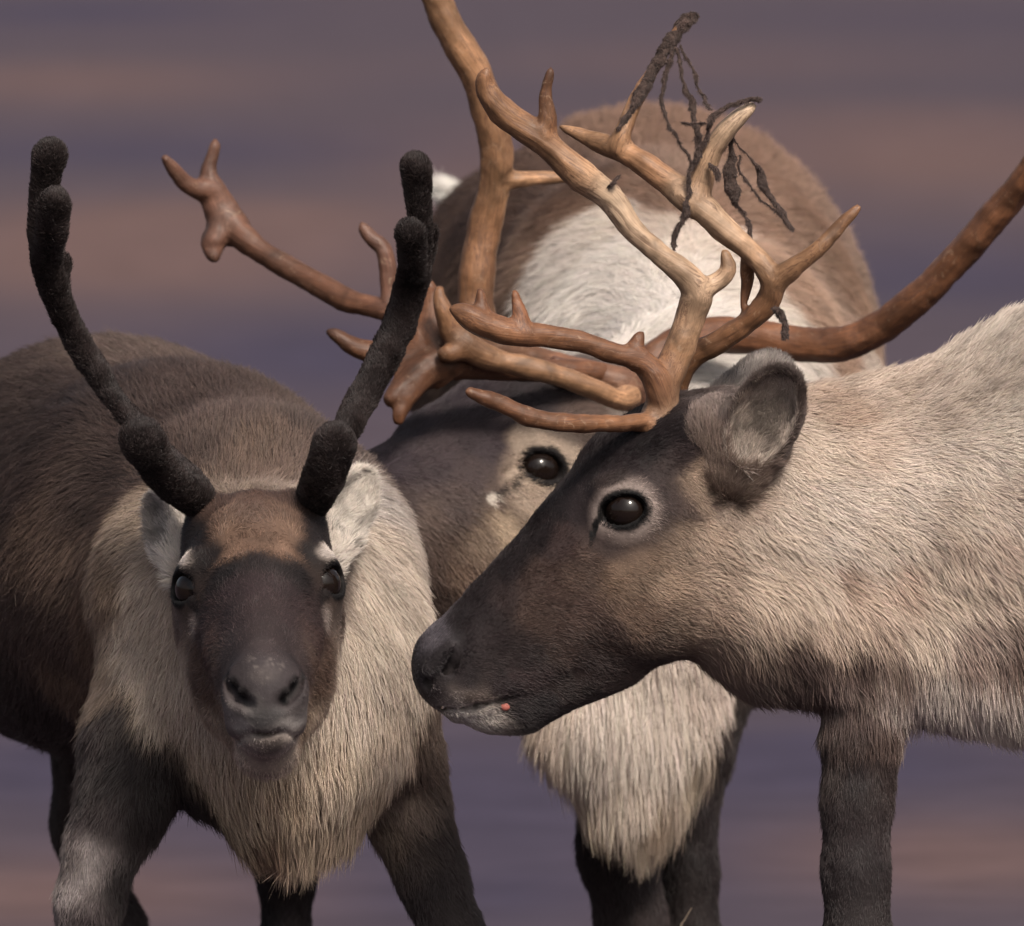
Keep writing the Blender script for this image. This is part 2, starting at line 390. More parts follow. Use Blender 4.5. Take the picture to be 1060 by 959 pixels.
def build_head(f, H, look=.34, slim=1.0, chin=1.0, es=1.0, mouth=1.0, ped=False, cheek=1.0):
    s = H.s; L = H.L
    T = lambda pts: [(H(px, py), a * s, b * s) for px, py, a, b in pts]
    f.chain(T([(470, 690, .036 * slim, .038), (481, 693, .043 * slim, .049), (517, 676, .047 * slim, .065), (560, 645, .053 * slim, .074), (607, 612, .063 * (slim + cheek) / 2, .087),
               (650, 577, .074 * (cheek + 1) / 2, .098), (697, 545, .077, .110), (738, 516, .072, .100)]), L, 0.022 * s)
    # forehead and crown
    f.ell(H(652, 497), np.array([H.F, L, H.U]), np.array([.052, .062, .058]) * s, .02 * s)
    f.ell(H(690, 462), np.array([H.F, L, H.U]), np.array([.045, .056, .042]) * s, .02 * s)
    # cheek (masseter), jaw
    for q in (-1, 1):
        if ped: f.ell(H(692, 452, q * .046), np.array([H.F, L, H.U]), np.array([.030, .026, .036]) * s, .018 * s)
        f.ell(H(678, 612, q * .045 * cheek), np.array([unit(H.F * .8 - H.U * .5), L, unit(H.U * .8 + H.F * .5)]), np.array([.075, .038, .062]) * s, .02 * s)
        f.ell(H(590, 600, q * .034 * cheek), np.array([unit(H.F * .75 - H.U * .6), L, unit(H.U * .75 + H.F * .6)]), np.array([.08, .028, .022]) * s, .02 * s)
    # nose pad, lips, chin
    f.ell(H(459, 684), np.array([H.F, L, H.U]), np.array([.028, .040, .034]) * s, .012 * s)
    for q in (-1, 1):
        f.ell(H(464, 690, q * .026), np.array([H.F, L, H.U]), np.array([.024, .018, .026]) * s, .008 * s)
        f.ell(H(482, 712, q * .022), np.array([unit(H.F + H.U * .45), L, unit(H.U - H.F * .45)]), np.array([.032, .024 - .005 * ped, .017 - .004 * ped]) * s, .008 * s)
    f.ell(H(520 + 10 * (1 - chin) / .4, 738 - 8 * (1 - chin) / .4), np.array([unit(H.F - H.U * .1), L, unit(H.U + H.F * .1)]), np.array([.038 * chin, .030 * (.4 + .6 * chin), .021 * chin]) * s, .010 * s)
    f.seg(H(620, 684), H(748, 628), .04 * s, .045 * s, .022 * s, .030 * s, L, .025 * s)
    f.seg(H(545, 735), H(640, 690), .028 * s, .034 * s, .020 * s, .02 * s, L, .02 * s)
    # mouth slit
    f.seg(H(457, 732, -.016), H(457, 732, .016), .005 * s, .005 * s, .0022 * s * mouth, .0022 * s * mouth, H.F, .003 * s, cut=True)
    for q in (-1, 1):
        f.seg(H(459, 732, q * .018), H(488, 732, q * .034), .009 * s, .012 * s, .0022 * s * mouth, .0034 * s * mouth, L, .003 * s, cut=True)
        f.seg(H(488, 731, q * .036), H(530, 722, q * .048), .012 * s, .012 * s, .0040 * s, .0024 * s, L, .003 * s, cut=True)
    for q in (-1, 1):
        f.seg(H(462, 727, q * .004), H(500, 728, q * .030), .006 * s, .006 * s, .0022 * s, .0026 * s, L, .003 * s, cut=True)
        f.seg(H(500, 728, q * .036), H(556, 715, q * .050), .016 * s, .013 * s, .0028 * s, .0022 * s, L, .003 * s, cut=True)
    # nostrils: comma-shaped, opening forward and sideways
    for q in (() if ped else (-1, 1)):
        f.seg(H(441, 692, q * .041), H(462, 670, q * .046), .006 * s, .005 * s, .006 * s, .005 * s, L, .010 * s)
    for q in ((-1, 1) if ped else ()):
        f.seg(H(442, 705, q * .019), H(447, 690, q * .032), .0064 * s, .0062 * s, .0064 * s, .0062 * s, L, .003 * s, cut=True)
        f.seg(H(447, 690, q * .032), H(458, 668, q * .039), .0062 * s, .0034 * s, .0062 * s, .0034 * s, L, .003 * s, cut=True)
    for q in (() if ped else (-1, 1)):
        f.seg(H(444, 705, q * .023), H(462, 690, q * .040), .0075 * s, .0060 * s, .0080 * s, .0065 * s, L, .005 * s, cut=True)
        f.seg(H(462, 690, q * .041), H(474, 670, q * .048), .0065 * s, .0045 * s, .0060 * s, .0045 * s, L, .005 * s, cut=True)
    # orbits
    eyes = []
    for q in (-1, 1):
        c = H(645, 529, q * .0625)
        out = unit(L * q + H.F * look + H.U * .05)
        e1 = unit(H.F * 1.0 - H.U * .22); e1 = unit(e1 - out * (e1 @ out)); e2 = unit(np.cross(out, e1))
        f.ell(H(646, 528, q * .052), np.array([e1, out, e2]), np.array([.044, .034, .040]) * s, .014 * s)
        f.seg(H(626, 508, q * .062), H(668, 512, q * .062), .014 * s, .014 * s, .013 * s, .012 * s, L, .014 * s)    # brow
        f.ell(c, np.array([e1, out, e2]), np.array([.0275, .0285 / es, .0265]) * s * es, .006 * s)           # lids
        f.ell(c + out * .02 * s, np.array([e1, out, e2]), np.array([.0242 * es, .030, .0150 * es]) * s, .003 * s, cut=True)
        f.seg(c + out * .021 * s + e1 * .018 * s, c + out * .016 * s + e1 * .031 * s - H.U * .014 * s, .003 * s, .002 * s, .003 * s, .002 * s, L, .003 * s, cut=True)   # tear duct
        eyes.append((c + out * .0232 * (1 - es) * s, out, e1, e2, .0232 * s * es))
    return eyes

def uv_sphere(c, M, r, nu=28, nv=20):
    V = []; F = []
    for i in range(nv + 1):
        th = math.pi * i / nv
        for j in range(nu):
            ph = 2 * math.pi * j / nu
            d = np.array([math.sin(th) * math.cos(ph), math.cos(th), math.sin(th) * math.sin(ph)])
            V.append(c + M.T @ (d * r))
    for i in range(nv):
        for j in range(nu):
            F.append((i * nu + j, (i + 1) * nu + j, (i + 1) * nu + (j + 1) % nu, i * nu + (j + 1) % nu))
    return np.array(V), np.array(F)
def make_eyes(top, eyes):
    for c, out, e1, e2, r in eyes:
        V, F = uv_sphere(c, np.array([e1, out, e2]), np.array([r, r, r]))
        link_mesh('eye', V, F, M_EYE, top)

def build_leg(f, pts, L):
    """pts (point, half width, half depth) from shoulder to hoof"""
    f.chain(pts, L, 0.018)

def make_hoof(top, foot, fwd, mat=M_HOOF, s=1.0):
    """a cloven hoof: two pointed toes and two dew claws as one mesh"""
    fwd = unit([fwd[0], fwd[1], 0]); side = np.array([-fwd[1], fwd[0], 0.0])
    V = []; F = []
    for q in (-1, 1):
        c = np.array([foot[0], foot[1], 0.0]) + side * q * .022 * s
        rings = [(0.0, .026, .052, .010), (.012, .026, .050, .006), (.035, .022, .036, -.004), (.062, .019, .024, -.012)]
        base = len(V)
        for z, wd, ln, off in rings:
            for j in range(12):
                a = 2 * math.pi * j / 12
                fl = ln * (1.15 if math.cos(a) > 0.8 else 1.0)
                V.append(c + fwd * (off + math.cos(a) * fl) * s + side * math.sin(a) * wd * .8 * s + np.array([0, 0, z * s + .001]))
        for i in range(3):
            for j in range(12):
                F.append((base + i * 12 + j, base + i * 12 + (j + 1) % 12, base + (i + 1) * 12 + (j + 1) % 12, base + (i + 1) * 12 + j))
        # dew claw
        base = len(V); dc = c - fwd * .045 * s
        for z, wd in ((.02, .006), (.045, .012), (.07, .009)):
            for j in range(12):
                a = 2 * math.pi * j / 12
                V.append(dc + fwd * math.cos(a) * wd * s + side * math.sin(a) * wd * s + np.array([0, 0, z * s]))
        for i in range(2):
            for j in range(12):
                F.append((base + i * 12 + j, base + i * 12 + (j + 1) % 12, base + (i + 1) * 12 + (j + 1) % 12, base + (i + 1) * 12 + j))
    return link_mesh('hoof', V, F, mat, top)

def leg_pts(px_list, foot_px, foot_d, w_up=(.04, .04)):
    """visible joints in pixels, continued straight to the ground"""
    return px_list
#==ANIMALS==
# ------------------------------------------------------------------ coat painting and fur
FURSCALE = float(os.environ.get('RD_FUR', '1'))
COAT_GAIN = 1.3
def paint_controls(bvh, ctr, default_d):
    """place every coat colour sample (px, py, rgb) on the animal's surface"""
    pts = []; cols = []
    for px, py, c in ctr:
        if not isinstance(px, (int, float)):           # a 3-D point
            pts.append(px); cols.append(lin(c)); continue
        v = unit(P(px, py) - CAM)
        hit = bvh.ray_cast(Vector(CAM), Vector(v))
        if hit[0] is None: hit = bvh.find_nearest(Vector(P(px, py, default_d)))
        pts.append(np.array(hit[0])); cols.append(lin(c))
    return np.array(pts), np.array(cols)
def shepard(X, pts, vals, eps=0.012, pw=2.6):
    out = np.zeros((len(X), vals.shape[1])); 
    for i in range(0, len(X), 20000):
        x = X[i:i + 20000]
        d2 = ((x[:, None, :] - pts[None]) ** 2).sum(-1) + eps * eps
        wgt = d2 ** (-pw); wgt /= wgt.sum(1, keepdims=True)
        out[i:i + 20000] = wgt @ vals
    return out
def softcap(c, m=.86):
    mx = c.max(1, keepdims=True); t = m * (1 - np.exp(-mx / m)) * 1.0; k = np.where(mx > .35, (.35 + (m - .35) * (1 - np.exp(-(mx - .35) / (m - .35)))) / np.maximum(mx, 1e-4), 1)
    return np.maximum(c * k, .004)
def coat_colour(X, cp, cc, spots):
    # break the borders up as hair does
    Xw = X + np.stack([noise3(X, .03), noise3(X + 7, .03), noise3(X + 13, .03)], 1) * .007 + np.stack([noise3(X, .011), noise3(X + 7, .011), noise3(X + 13, .011)], 1) * .003
    col = shepard(Xw, cp, cc)
    Xs = X + np.stack([noise3(X, .02), noise3(X + 7, .02), noise3(X + 13, .02)], 1) * .0025
    for c, M, r, rgb, hard, amt in spots:
        u = (Xs - c) @ np.asarray(M).T / np.asarray(r)
        q = np.sqrt((u ** 2).sum(1))
        a = amt * np.clip((1 - q) * hard + .5, 0, 1)
        a = a * a * (3 - 2 * a) if amt == 1 else a
        col = col * (1 - a[:, None]) + lin(rgb)[None] * a[:, None]
    mot = 1 + .16 * noise3(X + 3, .018) + .10 * noise3(X + 8, .05) + .08 * noise3(X + 11, .007)
    lum = col @ np.array([.25, .6, .15])
    g = np.interp(lum, [.015, .05, .12, .25, .42, .60], [.60, .72, .92, 1.5, 1.78, 1.75])
    k = np.interp(lum, [.12, .30], [0, .30])[:, None]
    col = col * (1 - k) + lum[:, None] * np.array([1.02, .985, .96]) * k      # the pale hair is nearly white
    return softcap(col * (g * mot)[:, None])

def make_fur(top, parent, V, F, colour, flow, n_target, bald=(), width=0.00024, name='fur', clump=0.5):
    """flow(X) -> direction (3), length, lift, droop"""
    V = np.asarray(V, float)
    T = np.concatenate([F[:, [0, 1, 2]], F[:, [0, 2, 3]]])
    a, b, c = V[T[:, 0]], V[T[:, 1]], V[T[:, 2]]
    cr = np.cross(b - a, c - a); area = np.linalg.norm(cr, axis=1) / 2
    nrm = cr / (2 * area[:, None] + 1e-12)
    cen = (a + b + c) / 3
    rel = cen - CAM; dep = rel @ FWD
    sx = rel @ RIGHT / dep * DIST * 1000 + 530; sy = 479.5 - rel @ UP / dep * DIST * 1000
    inside = (sx > -90) & (sx < 1190) & (sy > -60) & (sy < 1020)
    face = nrm @ (-FWD)
    wgt = np.where(inside, 1.0, .22) * np.where(face > -.3, 1.0, .12)
    D, ln, lift, droop = flow(cen)
    short = np.clip(0.016 / np.maximum(ln, .004), .7, 2.6)
    wgt = wgt * short * area
    n = int(n_target * FURSCALE * 1.35)
    if n < 10: return None
    t = rng.choice(len(T), n, p=wgt / wgt.sum())
    u = rng.random(n); v = rng.random(n); m = u + v > 1; u[m] = 1 - u[m]; v[m] = 1 - v[m]
    X = a[t] + (b[t] - a[t]) * u[:, None] + (c[t] - a[t]) * v[:, None]
    # smooth normals
    vn = np.zeros_like(V)
    for k in range(3):
        for q in range(3): vn[:, q] += np.bincount(T[:, k], cr[:, q], len(V))
    vn /= np.linalg.norm(vn, axis=1, keepdims=True) + 1e-12
    N = vn[T[t, 0]] * (1 - u - v)[:, None] + vn[T[t, 1]] * u[:, None] + vn[T[t, 2]] * v[:, None]
    N /= np.linalg.norm(N, axis=1, keepdims=True) + 1e-12
    keep = np.ones(n, bool)
    for bc, br in bald: keep &= np.linalg.norm(X - bc, axis=1) > br
    X = X[keep]; N = N[keep]; n = len(X)
    D, ln, lift, droop = flow(X)
    # clumps: neighbouring hairs lean the same way
    w1 = np.stack([noise3(X + 3, .022), noise3(X + 31, .022), noise3(X + 77, .022)], 1)
    w2 = np.stack([noise3(X + 3, .0075), noise3(X + 31, .0075), noise3(X + 77, .0075)], 1)
    w3 = rng.normal(size=(n, 3))
    cf = np.clip(.022 / np.maximum(ln, .004), .38, 1.15)[:, None]
    D = D + clump * cf * (.6 * w1 + .38 * w2) + .2 * cf * w3
    D = D - N * (D * N).sum(1, keepdims=True); D /= np.linalg.norm(D, axis=1, keepdims=True) + 1e-9
    lf = lift * (1 + .5 * noise3(X + 5, .012)) + .10 * rng.normal(size=n)
    lf = np.clip(lf, .06, 1.3)
    ln = ln * (.6 + .6 * rng.random(n)) * (1 + .18 * noise3(X + 9, .015))
    K = 5
    s = np.linspace(0, 1, K)[None, :, None]
    d0 = D * np.cos(lf)[:, None] + N * np.sin(lf)[:, None]
    d1 = D * np.cos(lf * .35)[:, None] + N * np.sin(lf * .35)[:, None]; 
    d1 = d1 + np.array([0, 0, -1.0]) * droop[:, None] + .12 * rng.normal(size=(n, 3))
    d1 /= np.linalg.norm(d1, axis=1, keepdims=True)
    Pn = X[:, None, :] - N[:, None, :] * .0012 + ln[:, None, None] * (d0[:, None, :] * (s - .5 * s * s) + d1[:, None, :] * (.5 * s * s))
    col = colour(X)
    lum = 1 + .14 * rng.normal(size=n) + .12 * noise3(X + 21, .006) + .08 * noise3(X + 40, .03)
    lum = 1 + (lum - 1) * np.interp(ln, [.005, .014], [2.2, 1.0])
    lum = np.clip(lum, .35, 1.9)
    col = np.clip(softcap(col * lum[:, None], .92) * (1 + .02 * rng.normal(size=(n, 3))), .004, .88)
    hc = bpy.data.hair_curves.new(name)
    hc.add_curves([K] * n)
    pos = (Pn - np.array(top['_org'])).astype(np.float32).ravel()
    hc.points.foreach_set('position', pos)
    rad = (width * np.array([1.0, .95, .8, .55, .12]))[None] * (.75 + .5 * rng.random(n))[:, None] * (1 + np.clip((ln - .015) / .05, 0, .5))[:, None]
    ra = hc.attributes.get('radius') or hc.attributes.new('radius', 'FLOAT', 'POINT')
    ra.data.foreach_set('value', rad.astype(np.float32).ravel())
    at = hc.attributes.new('coat', 'FLOAT_COLOR', 'CURVE')
    at.data.foreach_set('color', np.concatenate([col, np.ones((n, 1))], 1).astype(np.float32).ravel())
    hc.materials.append(M_HAIR)
    o = bpy.data.objects.new(name, hc); COL.objects.link(o)
    o.parent = parent['_obj']; tag(o, kind='stuff')
    return o
def set_coat(o, col, name='coat'):
    at = o.data.attributes.new(name, 'FLOAT_COLOR', 'POINT')
    at.data.foreach_set('color', np.concatenate([col, np.ones((len(col), 1))], 1).astype(np.float32).ravel())

def flow_controls(bvh, ctr, default_d):
    pts = []; vals = []
    for px, py, fx, fy, fd, ln, lift, droop in ctr:
        v = unit(P(px, py) - CAM)
        hit = bvh.ray_cast(Vector(CAM), Vector(v))
        if hit[0] is None: hit = bvh.find_nearest(Vector(P(px, py, default_d)))
        D = unit(RIGHT * fx - UP * fy + FWD * fd)
        pts.append(np.array(hit[0])); vals.append([*D, ln / 1000., lift, droop])
    pts = np.array(pts); vals = np.array(vals)
    def flow(X):
        r = shepard(X, pts, vals, .03, 2.0)
        D = r[:, :3] / (np.linalg.norm(r[:, :3], axis=1, keepdims=True) + 1e-9)
        return D, r[:, 3], r[:, 4], r[:, 5]
    return flow

def eye_spots(H, eyes, pale, dark, outer=None):
    S = []
    for c, out, e1, e2, r in eyes:
        s = H.s; M = np.array([e1, out, e2])
        if outer is not None: S.append((c, M, np.array([.050, .06, .046]) * s, outer, 3, .8))
        S.append((c, M, np.array([.0400, .06, .0365]) * s, pale, 6, .9))
        S.append((c, M, np.array([.0285, .05, .0250]) * s, dark, 9, 1))
        S.append((c + out * .015 * s + e1 * .030 * s - H.U * .013 * s, np.array([unit(e1 - H.U * .9), out, unit(H.U + e1 * .9)]), np.array([.016, .03, .0045]) * s, dark, 4, 1))
    return S

# ------------------------------------------------------------------ ears
def make_ear(top, base, tip, open_dir, width, thick, colour_fn, n_hair, bulb=None, label=None, inner=(150, 143, 138), fur_len=.014, hollow=.65):
    base = np.asarray(base, float); tip = np.asarray(tip, float)
    e = unit(tip - base); Ln = np.linalg.norm(tip - base)
    n = unit(np.asarray(open_dir, float) - e * (np.asarray(open_dir, float) @ e)); wv = np.cross(e, n)
    M = np.array([e, wv, n])
    lo = np.minimum(base, tip) - .07; hi = np.maximum(base, tip) + .07
    f = Field(*[np.arange(lo[i], hi[i], .0022) for i in range(3)])
    mid = (base + tip) / 2
    f.ell(mid, M, (Ln * .56, width, thick), .004)
    f.seg(base - e * .02, base + e * .03, width * .8, width * .75, thick * .9, thick * .8, wv, .02)
    if bulb is not None: f.ell(bulb[0], np.eye(3), bulb[1], .016)
    f.ell(mid + n * thick * .55 + e * .002, M, (Ln * .56 - .006, width - .0055, thick * 1.15), .003, cut=True)
    V, F = f.mesh()
    o = link_mesh('ear', V, F, M_SKIN, top)
    if label: o['label'] = label
    def colour(X):
        u = (X - mid) @ M.T
        q = np.sqrt((u[:, 0] / (Ln * .56)) ** 2 + (u[:, 1] / width) ** 2)
        ins = (u[:, 2] > -thick * .75) & (q < .86)
        c = colour_fn(X)
        rim = np.clip((q - .80) * 9, 0, 1) * (u[:, 0] > -.03) * (q < 1.25) * min(1, hollow * 1.6)
        c = c * (1 - rim * .6)[:, None] + lin((48, 40, 40)) * (rim * .6)[:, None]
        ci = lin(inner) * (.55 + .45 * np.clip(noise3(X, .012) + .4, 0, 1))[:, None]
        deep = np.clip(1.1 - np.hypot(u[:, 0] + Ln * .12, u[:, 1]) / (width * .75), 0, 1)
        ci = ci * (1 - hollow * deep[:, None])
        return np.where(ins[:, None], ci, c)
    set_coat(o, colour(V))
    def flow(X):
        k = len(X); u = (X - mid) @ M.T
        D = np.tile(e, (k, 1)) + wv[None] * (u[:, 1] / width * .7)[:, None] + np.where(u[:, 2] > 0, .2, 0)[:, None] * n
        ln = np.full(k, fur_len) * np.where(u[:, 0] < -Ln * .3, 1.3, .8)
        return D, ln, np.full(k, .38), np.full(k, 0.05)
    make_fur(top, sub(o, top), V, F, colour, flow, n_hair, name='ear_fur', clump=.8)
    return o

# ------------------------------------------------------------------ antlers
BONE = {'dark': (88, 58, 42), 'mid': (138, 97, 68), 'light': (176, 134, 100), 'pale': (214, 186, 158), 'rust': (123, 81, 56), 'grey': (114, 80, 66)}
RS = 0.96
def make_antler(top, strokes, step, plates=(), knobs=(), label=None, name='antler', mat=None, kk=.006):
    """strokes: list of (tone, [(px,py,d,r_px), ...]) ; plates: flat cones between points"""
    dense = []
    for tone, pts in strokes:
        q = []
        for px, py, d, r in pts:
            p = P(px, py, d); q.append(np.array([*p, r * RS / 1000. * (1 + d / DIST)]))
        dense.append((tone, catmull(q, 5)))
    allp = np.array([p for _, q in dense for p in q])
    lo = allp[:, :3].min(0) - .035; hi = allp[:, :3].max(0) + .035
    f = Field(*[np.arange(lo[i], hi[i], step) for i in range(3)])
    tp = []; tc = []
    for tone, q in dense:
        for a, b in zip(q[:-1], q[1:]):
            f.cone(a[:3], b[:3], max(a[3], step * .65), max(b[3], step * .65), kk)
        for i, a in enumerate(q):
            tp.append(a[:3])
            c0 = lin(BONE[tone] if isinstance(tone, str) else BONE[tone[0]]); c1 = c0 if isinstance(tone, str) else lin(BONE[tone[1]])
            tc.append(c0 + (c1 - c0) * (i / max(len(q) - 1, 1)))
    for p, q, a0, a1, b0, b1, L in plates:
        f.seg(p, q, a0, a1, b0, b1, L, .008)
    for p, r in knobs: f.ell(p, np.eye(3), r, .004)
    V, F = f.mesh()
    m = mat or M_ANT
    n = noise3(V, .02) * .0014 + noise3(V, .007) * .0005
    if mat is None:      # long grooves left by the blood vessels
        tq = np.array(tp); TT = []
        for _, q in dense:
            q3 = np.array([a[:3] for a in q]); g_ = np.gradient(q3, axis=0); TT.append(g_ / (np.linalg.norm(g_, axis=1, keepdims=True) + 1e-9))
        TT = np.concatenate(TT); G0 = np.zeros_like(V)
        for i in range(0, len(V), 20000):
            x = V[i:i + 20000]; k_ = ((x[:, None] - tq[None]) ** 2).sum(-1).argmin(1)
            off = x - tq[k_]; al = (off * TT[k_]).sum(1); G0[i:i + 20000] = off - al[:, None] * TT[k_]
        n = n + noise3(G0 + V * .12, .0065) * .0009
    vn = np.zeros_like(V)
    cr = np.cross(V[F[:, 2]] - V[F[:, 0]], V[F[:, 3]] - V[F[:, 1]])
    for k in range(4):
        for q in range(3): vn[:, q] += np.bincount(F[:, k], cr[:, q], len(V))
    vn /= np.linalg.norm(vn, axis=1, keepdims=True) + 1e-12
    V = V + vn * n[:, None]
    o = link_mesh(name, V, F, m, top)
    if label: o['label'] = label
    if mat is None:
        col = shepard(V, np.array(tp), np.array(tc), .01, 2.0) * 0.8
        set_coat(o, col * (.80 + .22 * noise3(V + 2, .035) + .14 * noise3(V + 4, .012))[:, None], 'bone')
        tg = []
        for _, q in dense:
            q3 = np.array([a[:3] for a in q]); g_ = np.gradient(q3, axis=0); tg.append(g_ / (np.linalg.norm(g_, axis=1, keepdims=True) + 1e-9))
        tq = np.array(tp); TT = np.concatenate(tg); SS = []
        for si, (_, q) in enumerate(dense):
            q3 = np.array([a[:3] for a in q]); SS.append(np.concatenate([[0], np.cumsum(np.linalg.norm(np.diff(q3, axis=0), axis=1))]) + si * .37)
        SS = np.concatenate(SS); G_ = np.zeros_like(V)
        for i in range(0, len(V), 20000):
            x = V[i:i + 20000]; k_ = ((x[:, None] - tq[None]) ** 2).sum(-1).argmin(1)
            off = x - tq[k_]; al = (off * TT[k_]).sum(1)
            G_[i:i + 20000] = off - al[:, None] * TT[k_] + ((SS[k_] + al) * .11)[:, None] * np.array([.6, .55, .58]) + SS[k_][:, None] * 0
        ga = o.data.attributes.new('grain', 'FLOAT_VECTOR', 'POINT'); ga.data.foreach_set('vector', G_.astype(np.float32).ravel())
    return o, V, F
#==BODIES==
# ================================================================== LEFT ANIMAL (faces the camera, black velvet antlers)
GROUP = 'reindeer standing together on the tundra'
ALL_HERD = []
def leg_ground(px, d): 
    p = P(px, 1300, d); return np.array([p[0], p[1], 0.05])

